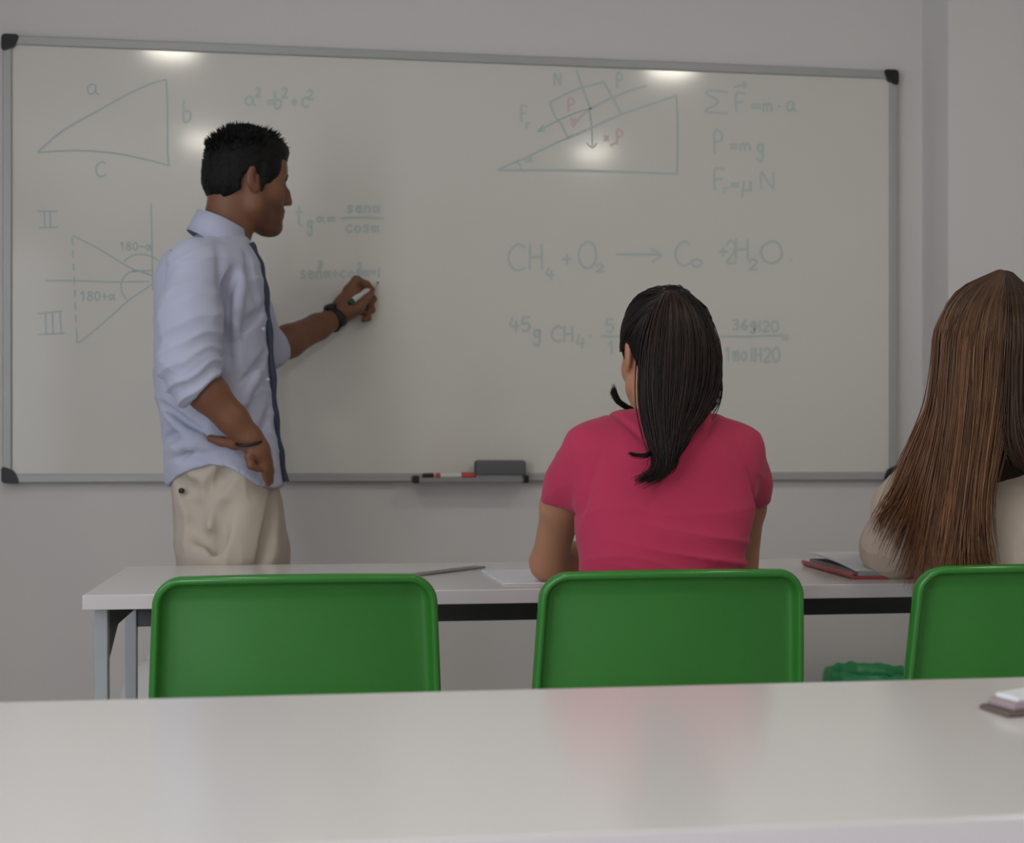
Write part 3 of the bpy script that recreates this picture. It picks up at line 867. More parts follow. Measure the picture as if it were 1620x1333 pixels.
def head_shape(F, H, male=True):
    k = H.k; P = H.p; R = H.R
    E = lambda c, r, kk=0.015, op='u', RR=None: F.ell(P(*c), [x*k for x in r], R if RR is None else RR, kk, op)
    E((-0.008, 0, 0.035), (0.096, 0.074, 0.088), 0.02)
    E((-0.030, 0, 0.012), (0.072, 0.068, 0.070), 0.02)
    E((0.035, 0, -0.035), (0.056, 0.055, 0.080), 0.03)          # face
    E((0.045, 0, 0.045), (0.050, 0.060, 0.050), 0.03)           # forehead
    for sg in (-1, 1):
        F.chain([P(0.000, sg*.052, -.030), P(0.008, sg*.050, -.065), P(0.060, sg*.022, -.103)], [.020*k, .018*k, .016*k], 0.03)
        E((0.058, sg*.038, -.022), (0.026, 0.024, 0.022), 0.03)   # cheek bone
        F.cone(P(0.080, sg*.012, 0.020), P(0.070, sg*.045, 0.022), .011*k, .009*k, 0.02)   # brow
    E((0.080, 0, -.104), (0.020, 0.022, 0.017) if male else (0.017, .018, .015), 0.03)     # chin
    E((0.078, 0, -.066), (0.020, 0.030, 0.024), 0.025)            # muzzle
    for sg in (-1, 1): E((0.097, sg*.032, 0.001), (0.016, 0.018, 0.013), 0.02, 's')       # eye sockets
    for sg in (-1, 1):
        E((0.073, sg*.031, 0.000), (0.0135, 0.0135, 0.0125), 0.004)
        F.cone(P(0.084, sg*.020, 0.006), P(0.080, sg*.043, 0.004), .0035*k, .003*k, 0.004)    # upper lids
    nb = 0.006 if male else 0.0
    F.chain([P(0.086, 0, 0.014), P(0.099+nb, 0, -.008), P(0.109+nb, 0, -.030)], [.009*k, .009*k, .0105*k], 0.012)
    for sg in (-1, 1): E((0.103, sg*.011, -.034), (0.011, 0.008, 0.008), 0.006)
    E((0.094, 0, -.059), (0.010, 0.022, 0.0065), 0.006)
    E((0.092, 0, -.071), (0.010, 0.019, 0.0075), 0.006)
    F.cone(P(0.105, -.020, -.0650), P(0.105, .020, -.0650), .0022*k, .0022*k, 0.003, 's')
    E((0.088, 0, -.084), (0.006, 0.018, 0.006), 0.01, 's')
    for sg in (-1, 1):                                            # ears
        q = H.R.copy()
        c = P(-0.016, sg*.080, -0.004)
        tilt = 0.25; f_, l_, u_ = H.R
        ax1 = f_*math.cos(tilt)+l_*sg*math.sin(tilt)*-1; ax2 = np.cross(ax1, u_)
        F.ell(c, [.019*k, .0085*k, .032*k], np.array([ax1, ax2/np.linalg.norm(ax2), u_]), 0.007)
        F.ell(P(-0.008, sg*.088, 0.002), [.0085*k, .0085*k, .019*k], H.R, 0.003, 's')
        F.cone(P(-0.004, sg*.078, -.026), P(-0.006, sg*.078, -.034), .008*k, .006*k, 0.006)

def strands(name, guides, count, m, parent, r0=0.0009, seed=1, spread=0.006, segs=14, clump=0.5, shade=(0.55, 1.3), taper=0.25, nside=3, lenvar=0.0, tint=None, wisp=0.0):
    """hair: every strand is an interpolation between two neighbouring guide curves (lists of points) with its own wander"""
    rs = random.Random(seed); G = [smooth_path(g, 6) for g in guides]
    def samp(g, t):
        x = t*(len(g)-1); i = min(int(x), len(g)-2); return g[i].lerp(g[i+1], x-i)
    V, F, Cc = [], [], []
    ng = len(G)
    cl = [(rs.uniform(0, ng-1), Vector((rs.gauss(0, 1), rs.gauss(0, 1), rs.gauss(0, 1)))*spread) for _ in range(max(3, count//22))]
    for i in range(count):
        c_ = rs.choice(cl); a = min(max(c_[0]*clump+rs.uniform(0, ng-1)*(1-clump)+rs.gauss(0, 0.08), 0), ng-1-1e-4) if rs.random() < 0.85 else rs.uniform(0, ng-1-1e-4)
        g, fr = int(a), a-int(a)
        off0 = Vector((rs.gauss(0, 1), rs.gauss(0, 1), rs.gauss(0, 1)))*spread*0.6+c_[1]*0.6
        off1 = Vector((rs.gauss(0, 1), rs.gauss(0, 1), rs.gauss(0, 1)))*spread+c_[1]
        wl = rs.uniform(1, 3); ph_ = rs.uniform(0, 6); wa = spread*0.35; L = 1-rs.random()*lenvar
        pts = []
        for j in range(segs):
            t = j/(segs-1)*L
            p = samp(G[g], t).lerp(samp(G[g+1], t), fr)
            q = min(1, t*4)
            p = p+(off0*(1-t)+off1*t)*q+Vector((math.sin(ph_+t*wl*6), math.cos(ph_*2+t*wl*5), 0))*wa*t
            if wisp and j > segs-4: p = p+off1*wisp*(j-segs+4)/3
            pts.append(p)
        sh = rs.uniform(*shade)
        b = len(V)
        rr = [r0*(1-(1-taper)*max(0, (j/(segs-1)-0.5)*2)**1.5) for j in range(segs)]
        v_, f_ = tube(pts, rr, nside, False)
        V += v_; F += [tuple(x+b for x in f) for f in f_]
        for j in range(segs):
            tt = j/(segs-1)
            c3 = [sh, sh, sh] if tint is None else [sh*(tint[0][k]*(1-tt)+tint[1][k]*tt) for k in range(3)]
            Cc += [c3]*nside
    o = mesh_obj(name, V, F, m, None, True)
    paint(o, np.array(Cc))
    if parent: adopt(parent, o)
    return o

def field_obj(name, F, m, parent, relax=2, disp=None, tint=None):
    V, Q = F.mesh()
    o, V = np_mesh(name, V, Q, m, None, relax, disp)
    if tint is not None: paint(o, tint(V))
    adopt(parent, o)
    return o

M_skin = mat('skin_tanned', (0.180, 0.074, 0.037), 0.5, 0.4, noise=(40, 0.06), bump=(350, 0.1, 0.0006), sss=0.12, attr='tint')
M_skin2 = mat('skin_warm', (0.42, 0.20, 0.115), 0.5, 0.4, noise=(40, 0.05), bump=(350, 0.1, 0.0006), sss=0.12, attr='tint')
M_hairm = mat('short_black_hair', (0.0042, 0.0036, 0.0034), 0.6, 0.2, bump=(260, 0.7, 0.003))
M_hairm2 = mat('black_hair_strands', (0.0055, 0.005, 0.0045), 0.6, 0.2, attr='tint')
M_shirt = mat('pale_blue_cotton', (0.45, 0.465, 0.585), 0.85, 0.2, sheen=0.15, bump=(420, 0.25, 0.0006))
M_plack = mat('dark_blue_placket', (0.05, 0.06, 0.09), 0.8, 0.2)
M_chino = mat('cream_chino', (0.49, 0.425, 0.355), 0.85, 0.2, bump=(500, 0.25, 0.0006))
M_watch = mat('black_rubber', (0.01, 0.01, 0.01), 0.45, 0.4)
M_steel = mat('watch_steel', (0.45, 0.45, 0.42), 0.3, 0.5, metal=1.0)
M_shoe = mat('brown_leather', (0.07, 0.035, 0.02), 0.5, 0.4)
M_pink = mat('pink_jersey', (0.44, 0.033, 0.085), 0.85, 0.2, sheen=0.12, bump=(600, 0.3, 0.0005))
M_jeans = mat('blue_denim', (0.05, 0.075, 0.14), 0.85, 0.2, bump=(500, 0.3, 0.0006))
M_hair1 = mat('dark_brown_hair', (0.0095, 0.0062, 0.0050), 0.42, 0.28, attr='tint')
M_hair1b = mat('dark_hair_mass', (0.0075, 0.0052, 0.0045), 0.6, 0.12, bump=(220, 0.6, 0.003))
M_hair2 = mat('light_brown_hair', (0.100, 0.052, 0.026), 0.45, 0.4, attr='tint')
M_hair2b = mat('brown_hair_mass', (0.030, 0.017, 0.010), 0.6, 0.25, bump=(200, 0.6, 0.003))
M_cream = mat('cream_lace_cotton', (0.58, 0.475, 0.385), 0.9, 0.15, bump=(260, 0.5, 0.001))

def surf(fn, rws, px, py, ex=2.2, dy=0.0):
    "point on the camera side of a lofted body under a pixel (two refinement steps)"
    rws = sorted(rws); R_ = np.array(rws, float); y = R_[:, 2].mean()-R_[:, 4].mean()*.8
    for _ in range(6):
        p = at(px, py, y)
        z = p.z; c = [float(np.interp(z, R_[:, 0], R_[:, i])) for i in (1, 2, 3, 4)]
        q = min(abs((p.x-c[0])/c[2]), .97); y = c[1]-c[3]*(1-q**ex)**(1/ex)
    return at(px, py, y+dy)
def crease(F, fn, rws, pts, r, k, op='s', ex=2.2):
    P = smooth_path([surf(fn, rws, x, y, ex) for x, y in pts], 4); n_ = len(P)
    F.chain(P, [r*.8*math.sin(PI*(.08+.84*i/(n_-1))) for i in range(n_)], k, op)

# ================================================================== the teacher
TY = 3.36
def Mp(px, py, dy=0.0): return at(px, py, TY+dy)
hip = Mp(352, 800)
teacher = thing('person', 'man in pale blue shirt and cream trousers writing on the whiteboard, hand on hip', 'person', (hip.x, TY, 0))
def rows(fn, data, dy0=0.0, zy=None):
    "(py, px left, px right, half depth[, dy]) -> loft rows"
    out = []
    for r in data:
        py, l, rr, ry = r[:4]; dy = r[4] if len(r) > 4 else 0.0
        a, b = fn(l, py, dy), fn(rr, py, dy)
        out.append((a.z, (a.x+b.x)/2, a.y, (b.x-a.x)/2, ry))
    return out
SH = rows(Mp, [(362, 330, 386, .040), (372, 316, 396, .060), (384, 296, 404, .092), (397, 273, 409, .140), (412, 257, 414, .178), (440, 249, 420, .180), (480, 245, 424, .175), (530, 243, 427, .168), (590, 244, 431, .160), (640, 248, 435, .158), (680, 254, 440, .160), (715, 259, 445, .165), (745, 264, 450, .170), (790, 269, 455, .172), (810, 270, 456, .172)])
RS = [Mp(308, 420, -.150), Mp(303, 500, -.205), Mp(299, 580, -.225), Mp(325, 618, -.222)]
LSH = [Mp(352, 420, .13), at(395, 500, 3.60), at(424, 553, 3.68), at(437, 544, 3.70)]
Rel, Rwr = Mp(302, 592, -.225), Mp(396, 693, -.205)
Lel, Lwr = at(424, 556, 3.68), at(531, 503, 3.845)
HD = Head((0, 0, 0), math.radians(24), math.radians(5), 0.0, 0.95)
HD.c = Mp(391, 288, .02)

F = Field((-.62, 3.02, .70), (.26, 3.99, 1.84), 0.0036)
F.loft(SH[:-2], 0.02, -0.034)
head_shape(F, HD)
F.cone(HD.p(-.022, 0, -.045), Mp(361, 372, 0.01), .052, .054, .02)
F.cone(HD.p(-.050, 0, -.03), Mp(352, 368, 0.01), .038, .046, .03)
# near arm and the hand on the hip
F.chain([Mp(305, 418, -.15), Mp(301, 500, -.205), Rel], [.055, .047, .043], .02)
fm = (Rel+(Rwr-Rel)*0.28)
F.chain([Rel, fm, Rel+(Rwr-Rel)*0.7, Rwr], [.040, .043, .034, .0275], .015)
pk, kn = Mp(408, 712, -.200), Mp(419, 731, -.190)
F.chain([Rwr, pk, kn], [.0265, .026, .019], .012)
F.chain([Mp(392, 699, -.200), Mp(370, 701, -.195), Mp(350, 698, -.180), Mp(333, 693, -.170)], [.017, .0135, .0110, .0090], .008)
F.chain([Mp(403, 711, -.215), Mp(394, 722, -.222), Mp(397, 736, -.222), Mp(409, 742, -.212)], [.0120, .0100, .0090, .0080], .005)
F.chain([Mp(416, 724, -.205), Mp(419, 742, -.200), Mp(421, 757, -.186)], [.0115, .0098, .0078], .005)
F.chain([Mp(421, 726, -.190), Mp(425, 745, -.185), Mp(424, 765, -.172)], [.0115, .0098, .0076], .005)
F.chain([Mp(423, 726, -.175), Mp(428, 744, -.170), Mp(428, 762, -.160)], [.0110, .0090, .0074], .005)
# far arm and the writing hand
F.chain([Mp(352, 420, .12), at(390, 495, 3.60), Lel], [.052, .045, .041], .02)
F.chain([Lel, Lel+(Lwr-Lel)*.3, Lel+(Lwr-Lel)*.72, Lwr], [.040, .043, .035, .0285], .015)
PC = at(551, 477, 3.866)
F.chain([Lwr, at(546, 487, 3.855), at(557, 468, 3.868)], [.0275, .034, .030], .014, 'u')
F.cone(at(560, 486, 3.87), at(566, 468, 3.88), .024, .022, .012)
F.chain([at(551, 459, 3.860), at(564, 443, 3.862), at(580, 450, 3.878), at(589, 458, 3.898)], [.0150, .0125, .0105, .0088], .006)
F.chain([at(552, 494, 3.836), at(567, 488, 3.834), at(580, 473, 3.856), at(588, 462, 3.888)], [.0150, .0130, .0110, .0090], .006)
F.chain([at(562, 462, 3.880), at(580, 461, 3.895), at(591, 473, 3.905), at(584, 482, 3.892)], [.0125, .0110, .0098, .0085], .005)
F.chain([at(563, 476, 3.886), at(584, 478, 3.903), at(589, 490, 3.903), at(580, 494, 3.890)], [.0120, .0105, .0095, .0085], .005)
F.chain([at(560, 490, 3.880), at(577, 494, 3.898), at(583, 503, 3.900), at(575, 506, 3.890)], [.0115, .0098, .0088, .0078], .005)
def tint_teacher(V):
    L = HD.loc(V); t = np.ones((len(V), 3))
    st = np.clip((-0.040-L[:, 2])/0.02, 0, 1)*np.clip((L[:, 0]-0.005)/0.03, 0, 1)*(np.abs(L[:, 1]) < .09)*(L[:, 2] > -.14)*(L[:, 0] < .2)
    lip = (np.abs(L[:, 1]) < .02)*(np.abs(L[:, 2]+.065) < .012)*(L[:, 0] > .095)
    t *= (1-0.42*st[:, None]*(1-lip[:, None]))
    t[:, 0] *= 1+0.1*lip
    eye = sum(np.exp(-(((L[:, 0]-.088)**2+(L[:, 1]-sg*.031)**2+(L[:, 2]-0)**2)/.0065**2)) for sg in (-1, 1))
    t *= (1-0.8*np.clip(eye, 0, 1))[:, None]
    ear = sum(np.exp(-(((L[:, 0]+.008)/.009)**2+((L[:, 1]-sg*.080)/.008)**2+((L[:, 2]-.002)/.018)**2)) for sg in (-1, 1))
    t *= np.stack([1-.25*ear, 1-.45*ear, 1-.45*ear], 1)  # ear hollow reddened, with the shade inside it painted into the tint
    return t
field_obj('body', F, M_skin, teacher, 2, None, tint_teacher)

# hair
F = Field(np.array(HD.c)-[.17, .15, .15], np.array(HD.c)+[.17, .15, .17], 0.0028)
E = lambda c, r, kk, op='u': F.ell(HD.p(*c), [x*HD.k for x in r], HD.R, kk, op)
E((-0.006, 0, 0.042), (0.102, 0.084, 0.103), 0.0)
E((-0.045, 0, -0.015), (0.058, 0.066, 0.050), 0.02)
E((-0.036, 0, 0.008), (0.079, 0.077, 0.078), 0.02)
E((0.045, 0, 0.088), (0.055, 0.060, 0.036), 0.02)
E((0.125, 0, -.020), (0.066, 0.14, 0.082), 0.006, 's')           # face opening
E((0.062, 0, -.062), (0.075, 0.14, 0.064), 0.006, 's')
E((-0.008, 0, -.083), (0.058, 0.14, 0.070), 0.006, 's')
E((0.0, 0, -.128), (0.20, 0.14, 0.075), 0.006, 's')
for sg in (-1, 1):
    F.ell(HD.p(-.020, sg*.082, -.022), [.024*HD.k, .03, .034*HD.k], HD.R, 0.004, 's')
    F.chain([HD.p(.014, sg*.073, .030), HD.p(.014, sg*.074, -.005), HD.p(.011, sg*.073, -.030)], [.012, .0085, .005], .006)
    F.chain([HD.p(.094, sg*.014, .022), HD.p(.088, sg*.034, .028), HD.p(.076, sg*.048, .022)], [.006, .006, .004], .002)
hm = field_obj('hair', F, M_hairm, teacher, 1, lambda V, N: 0.0022*waves(V, 3, 260)+0.0016*waves(V, 5, 120))
rs = random.Random(7); g = []
V, Fc, Cc = [], [], []
for i in range(1500):
    a = rs.uniform(-PI, PI); b = rs.uniform(0.15, 1.25) if rs.random() < .8 else rs.uniform(-.2, .6)
    d = Vector((math.cos(b)*math.cos(a), math.cos(b)*math.sin(a), math.sin(b)))
    if d.x > 0.2 and d.z < 0.55: continue
    p = Vector((-0.010+0.104*d.x, 0.082*d.y, 0.040+0.094*d.z))
    if d.z < 0.1 and d.x > -0.3: continue
    if p.x > 0.03 and p.z > .05: p.z += 0.004
    ln = rs.uniform(.007, .015)*(1.0 if d.z > .35 else .35)*(1.5 if (d.x > .3 and d.z > .3) else 1)
    dd = (d+Vector((rs.gauss(.35, .35), rs.gauss(0, .35), rs.gauss(0, .3)))).normalized()
    w0 = [HD.p(*(p-d*.004)), HD.p(*(p+d*ln*.4+dd*ln*.25)), HD.p(*(p+d*ln*.55+dd*ln*.75))]
    v_, f_ = tube(w0, [.0019, .0015, .0003], 3, False); bb = len(V); V += v_; Fc += [tuple(x+bb for x in f) for f in f_]; Cc += [[rs.uniform(.5, 1.3)]*3]*9
o = mesh_obj('hair_tufts', V, Fc, M_hairm2, None, True); paint(o, np.array(Cc)); adopt(teacher, o)

# shirt
F = Field((-.64, 3.02, .86), (.20, 3.86, 1.60), 0.004)
F.loft(SH, 0.02, 0.0, 2.2)
F.chain(RS[:3], [.062, .066, .064], .035)
F.chain([Mp(299, 575, -.225), Mp(312, 604, -.223), Mp(330, 622, -.221)], [.064, .059, .054], .02)
F.chain(LSH[:3], [.062, .056, .054], .03)
F.chain([at(418, 549, 3.675), at(436, 544, 3.70)], [.053, .050], .01)
# cuffs are cut square to the forearms
def cut(a, b, c, r):
    "keep what lies before plane at c along a->b, inside radius r of it"
    a, b, c = [np.array(q, float) for q in (a, b, c)]; n_ = (b-a)/np.linalg.norm(b-a)
    def fn(X, Y, Z):
        s_ = (X-c[0])*n_[0]+(Y-c[1])*n_[1]+(Z-c[2])*n_[2]
        rr = np.sqrt((X-c[0])**2+(Y-c[1])**2+(Z-c[2])**2)-r
        return np.minimum(s_, -rr)
    return fn
F.keep(cut(Rel, Rwr, Mp(324, 614, -.222), .078))
F.keep(cut(Lel, Lwr, at(439, 543, 3.70), .085))
# neck opening and the hem line
F.cone(Mp(372, 345, .01), Mp(352, 380, .01), .056, .050, .01, 's')
hx = [Mp(x, 750).x for x in (262, 275, 290, 310, 340, 362, 382, 400, 418, 436, 452)]
hz = [Mp(300, y).z for y in (768, 763, 751, 741, 734, 735, 742, 754, 766, 772, 763)]
def hem(X, Y, Z):
    h = np.interp(X.ravel(), hx, hz)[:, None, None]
    return h-Z + 0*Y
F.keep(hem)
for pts, r_ in (([(372, 428), (360, 470), (356, 520), (362, 575)], .008), ([(256, 640), (285, 668), (322, 690)], .007), ([(258, 700), (285, 690), (318, 700)], .006), ([(284, 722), (304, 704), (330, 698)], .006),
                ([(425, 480), (400, 505), (370, 520)], .004), ([(420, 560), (395, 600), (378, 650)], .005), ([(425, 650), (412, 690), (408, 730)], .005), ([(392, 400), (398, 440), (408, 480)], .003),
                ([(300, 398), (280, 406), (262, 424)], .006), ([(340, 640), (365, 665), (385, 660)], .004)):
    crease(F, Mp, SH, pts, r_, .022)
for pts, r_ in (([(262, 655), (290, 680), (325, 700)], .006), ([(270, 715), (296, 700), (330, 706)], .006), ([(384, 440), (374, 480), (370, 530)], .005), ([(410, 590), (388, 620), (372, 660)], .005), ([(345, 385), (318, 392), (290, 408)], .004)):
    crease(F, Mp, SH, pts, r_, .022, 'u')
# the cloth hangs free over the trousers
def shirt_disp(V, N):
    px = V[:, 0]; z = V[:, 2]
    low = np.clip((1.20-z)/0.3, 0, 1)
    d = 0.006*waves(V, 11, 22, 6, (1, 1, .7))+0.007*(folds(V, 21, 42, (1, .6, 1.0))-.5)
    d += 0.010*low*(folds(V, 31, 36, (.9, .7, .5))-.5)
    # sleeve creases: bands across the arm, strongest inside the elbow
    A = np.array(Mp(303, 440, -.2)); B = np.array(Rel)
    t = ((V-A)@(B-A))/((B-A)@(B-A)); q = V-A-np.clip(t, 0, 1)[:, None]*(B-A); r = np.linalg.norm(q, axis=1)
    m_ = np.exp(-(np.maximum(r-.05, 0)/.035)**2)*(V[:, 1] < TY-.08)
    ph_ = t*17+V[:, 0]*42+1.5*waves(V, 41, 42)
    d += m_*0.011*(np.clip(t, 0.15, 1.1))*(1-np.abs(np.sin(ph_))**0.7-.35)
    # shoulder and armhole pulls
    S = np.array(Mp(262, 425, -.10)); r = np.linalg.norm(V-S, axis=1)
    d -= 0.012*np.exp(-((V[:, 0]-S[0]-(V[:, 2]-S[2])*0.35)/.010)**2)*np.exp(-(r/.075)**2)
    S = np.array(Mp(358, 470, -.10)); r = np.abs(V[:, 0]-S[0]+(V[:, 2]-S[2])*0.12)
    d -= 0.010*np.exp(-(r/.010)**2)*np.exp(-((V[:, 2]-S[2])/.10)**2)*(V[:, 1] < TY)
    return d
shirt = field_obj('shirt', F, M_shirt, teacher, 2, shirt_disp)
# collar: standing band and turned-down leaf
nk = Mp(357, 352, .01)
V, Fc = [], []
n = 40
fr = (Mp(386, 366, .01)-Mp(318, 336, .01))
ax = fr.normalized(); hl = fr.length/2; ctr = (Mp(386, 366, .01)+Mp(318, 336, .01))/2
side = Vector((0, 1, 0)); up = side.cross(ax); up = up if up.z > 0 else -up
for k in range(n+1):
    a = math.radians(-164)+math.radians(328)*k/n+PI    # opens at the front
    ca, sa = math.cos(a), math.sin(a)
    back = (1-ca)/2                     # 1 at the nape, 0 at the throat
    top = ctr+ax*(hl*ca)+side*(.074*sa)
    leaf_h = .040+.016*(1-back)
    for t, o_, dn in ((0, -.002, .006), (1, .001, 0), (2, .008, .001), (3, .018-.006*back, leaf_h*.5), (4, .030-.014*back, leaf_h)):
        V.append(top+ax*(o_*ca*1.1)+side*(o_*sa*1.2)-up*dn-Vector((0, 0, dn*.35)))
for k in range(n):
    for j in range(4): Fc.append((k*5+j, (k+1)*5+j, (k+1)*5+j+1, k*5+j+1))
o = mesh_obj('collar', V, Fc, M_shirt, None, True); md = o.modifiers.new('s', 'SOLIDIFY'); md.thickness = .0022; adopt(teacher, o)
# placket, its dark inner edge and buttons
pl = [(397, 384), (405, 400), (414, 425), (420, 455), (424, 500), (428, 545), (432, 600), (435, 645), (440, 690), (446, 725), (452, 762)]
P_ = smooth_path([Mp(x+.5, y, -.05) for x, y in pl], 5)
V, Fc = [], []
for i, p in enumerate(P_):
    t = (P_[min(i+1, len(P_)-1)]-P_[max(i-1, 0)]).normalized(); s_ = Vector((t.z, 0, -t.x)); s_ = s_ if s_.x > 0 else -s_
    wv = 0.0020*math.sin(i*0.9)
    for q in (-s_*.006+Vector((0, -.004, 0)), s_*(.006+wv)+Vector((0, -.002, 0)), s_*(.006+wv)+Vector((0, .02, 0)), -s_*.006+Vector((0, .02, 0))): V.append(p+q)
for i in range(len(P_)-1):
    for j in range(4): Fc.append((i*4+j, i*4+(j+1) % 4, (i+1)*4+(j+1) % 4, (i+1)*4+j))
Fc += [(0, 1, 2, 3), tuple((len(P_)-1)*4+j for j in (3, 2, 1, 0))]
o = mesh_obj('placket', V, Fc, M_plack, None, True); adopt(teacher, o)
for (x, y) in ((409, 438), (421, 520), (428, 600)):
    p = Mp(x-4, y, -.10)
    o = tube_obj('shirt_button', [p+Vector((0, .004, 0)), p, p-Vector((0, .0012, 0))], [.0042, .0042, .003], M_shirt, None, 14); adopt(teacher, o)

# trousers
F = Field((-.62, 3.12, 0.02), (.16, 3.62, 1.02), 0.005)
TR = rows(Mp, [(722, 292, 420, .150), (745, 274, 432, .160), (775, 271, 442, .165), (800, 272, 447, .168), (830, 276, 450, .168), (860, 283, 453, .165), (880, 288, 455, .160), (905, 293, 455, .14)])
F.loft(TR, .02, 0, 2.4)
F.chain([Mp(350, 880, -.085), Mp(345, 1040, -.09), Mp(332, 1290, -.09), at(332, 1365, TY-.09)], [.098, .078, .064, .062], .03)
F.chain([Mp(392, 880, .080), Mp(400, 1040, .09), Mp(398, 1290, .10), at(398, 1365, TY+.10)], [.095, .076, .064, .062], .03)
F.cone(Mp(441, 800, -.02), Mp(446, 905, -.02), .006, .007, .02, 's')
for pts, r_ in (([(362, 742), (345, 762), (322, 797), (312, 850)], .006), ([(362, 800), (350, 835), (344, 875)], .004), ([(300, 830), (318, 850), (345, 862)], .003),
                ([(434, 778), (432, 811), (425, 854), (411, 892)], .009), ([(296, 790), (310, 812), (306, 835)], .005), ([(285, 758), (292, 770), (306, 774)], .004), ([(345, 800), (350, 840), (340, 880)], .004)):
    crease(F, Mp, TR, pts, r_*.7, .030, 's', 2.4)
F.chain([Mp(390, 758, -.165), Mp(391, 775, -.172), Mp(386, 795, -.172), Mp(375, 808, -.170)], [.003]*4, .006, 's')
def tr_disp(V, N):
    d = 0.006*waves(V, 51, 26)+0.009*(folds(V, 61, 34, (1.1, .8, .5))-.5)
    d += 0.005*(folds(V, 71, 80, (1, 1, .6))-.5)*np.clip((Mp(340, 800).x-V[:, 0])/.05, 0, 1)
    return d
field_obj('trousers', F, M_chino, teacher, 2, tr_disp)
p = surf(Mp, TR, 287, 776, 2.4); nrm = Vector((-.45, -.89, 0)).normalized()
o = tube_obj('pocket_button', [p-nrm*.004, p+nrm*.003, p+nrm*.0045], [.0062, .0062, .0045], M_black, None, 16); adopt(teacher, o)
for (px, dy) in ((340, -.09), (405, .10)):
    g0 = at(px-5, 1390, TY+dy); F = Field((g0.x-.14, TY+dy-.07, 0), (g0.x+.24, TY+dy+.07, .16), .005)
    F.chain([(g0.x-.03, TY+dy, .05), (g0.x+.06, TY+dy, .045), (g0.x+.16, TY+dy, .035)], [.046, .044, .036], .03)
    F.cone((g0.x-.02, TY+dy, .06), (g0.x-.01, TY+dy, .11), .042, .045, .02)
    F.keep(lambda X, Y, Z: 0.006-Z+0*X+0*Y)
    field_obj('shoe', F, M_shoe, teacher, 2)

# watch and bracelet
def band(name, c, axis, r1, r2, updir, width, thick, m, n=40, arc=(0, 2*PI)):
    ax_ = Vector(axis).normalized(); u_ = Vector(updir); u_ = (u_-ax_*u_.dot(ax_)).normalized(); v_ = ax_.cross(u_)
    V, Fc = [], []
    for k in range(n+1):
        a = arc[0]+(arc[1]-arc[0])*k/n
        for rr, s_ in ((0, -.5), (thick, -.42), (thick, .42), (0, .5)):
            V.append(Vector(c)+u_*((r1+rr)*math.cos(a))+v_*((r2+rr)*math.sin(a))+ax_*(s_*width))
    for k in range(n):
        for j in range(4): Fc.append((k*4+j, k*4+(j+1) % 4, (k+1)*4+(j+1) % 4, (k+1)*4+j))
    o = mesh_obj(name, V, Fc, m, None, True); adopt(teacher, o); return o
axl = (Lwr-Lel)
wc = Lwr-axl.normalized()*.006+Vector((0, 0, 0))
band('watch_strap', wc, axl, .0300, .0300, (0, 0, 1), .029, .0055, M_watch)
axn = axl.normalized(); side_ = Vector((0, -1, 0)); side_ = (side_-axn*side_.dot(axn)).normalized(); low = axn.cross(side_); low = low if low.z > 0 else -low
wd_ = (side_*.35+low*.94).normalized()
wp = wc+wd_*.031
o = tube_obj('watch_case', [wp-wd_*.003, wp+wd_*.006, wp+wd_*.010], [.019, .0195, .017], M_watch, None, 24); adopt(teacher, o)
wp2 = wc-(low*.9-side_*.45).normalized()*.0325
o = band('strap_buckle', wc, axl, .0335, .0335, (0, 0, 1), .026, .003, M_steel, 6, (math.radians(128), math.radians(150)))
axr = (Rwr-Rel).normalized()
bc_ = Mp(395, 698, -.205)
band('bracelet', bc_, Vector((.16, .25, -1)), .0290, .0300, (1, 0, 0), .0065, .0045, M_watch)

# marker in the hand
tip, tail = at(599, 446, BF-.0015), at(553, 479, 3.812)
marker('green and white marker pen held by the teacher, its tip on the whiteboard', 'marker', tail, tip, .0082, M_white, M_dgreen, M_white, capped=False)

# ================================================================== student in pink
GY = 2.47
def G1(px, py, dy=0.0): return at(px, py, GY+dy)
pel = G1(1046, 1000, -.10)
girl = thing('person', 'seated girl in pink T-shirt with a dark high ponytail, seen from behind', 'person', (pel.x, GY-.06, 0))
HG = Head((0, 0, 0), math.radians(98), math.radians(8), math.radians(2), 0.97)
HG.c = G1(1050, 562, .10)
TS = rows(G1, [(648, 985, 1112, .050, .05), (655, 958, 1140, .062, .045), (665, 935, 1165, .074, .04), (680, 921, 1182, .085, .03), (700, 912, 1190, .094, .02), (730, 906, 1192, .100, .01), (770, 904, 1192, .104, 0), (810, 908, 1188, .104, -.02), (850, 913, 1181, .102, -.035), (890, 916, 1175, .100, -.05), (930, 917, 1173, .100, -.06), (1000, 914, 1178, .105, -.075), (1060, 905, 1190, .112, -.08)])
F = Field((-.02, 2.2, .52), (.86, 3.0, 1.36), 0.0038)
F.loft(TS[:-1], .02, -.012)
head_shape(F, HG, False)
F.chain([HG.p(-.020, 0, -.045), G1(1045, 650, .055), G1(1046, 690, .03)], [.049, .047, .055], .025)
EL1, ER1 = G1(868, 890, .19), G1(1172, 893, .17)
F.chain([G1(940, 722, .02), G1(889, 800, .10), EL1], [.036, .038, .0335], .02)
F.chain([G1(1160, 722, .02), G1(1176, 800, .09), ER1], [.036, .040, .0330], .02)
WL1, WR1 = at(985, 880, 2.84), at(1085, 872, 2.86)
F.chain([EL1, EL1+(WL1-EL1)*.3+Vector((0, 0, -.001)), WL1], [.0335, .036, .024], .02)
F.chain([ER1, ER1+(WR1-ER1)*.3, WR1], [.0330, .035, .024], .02)
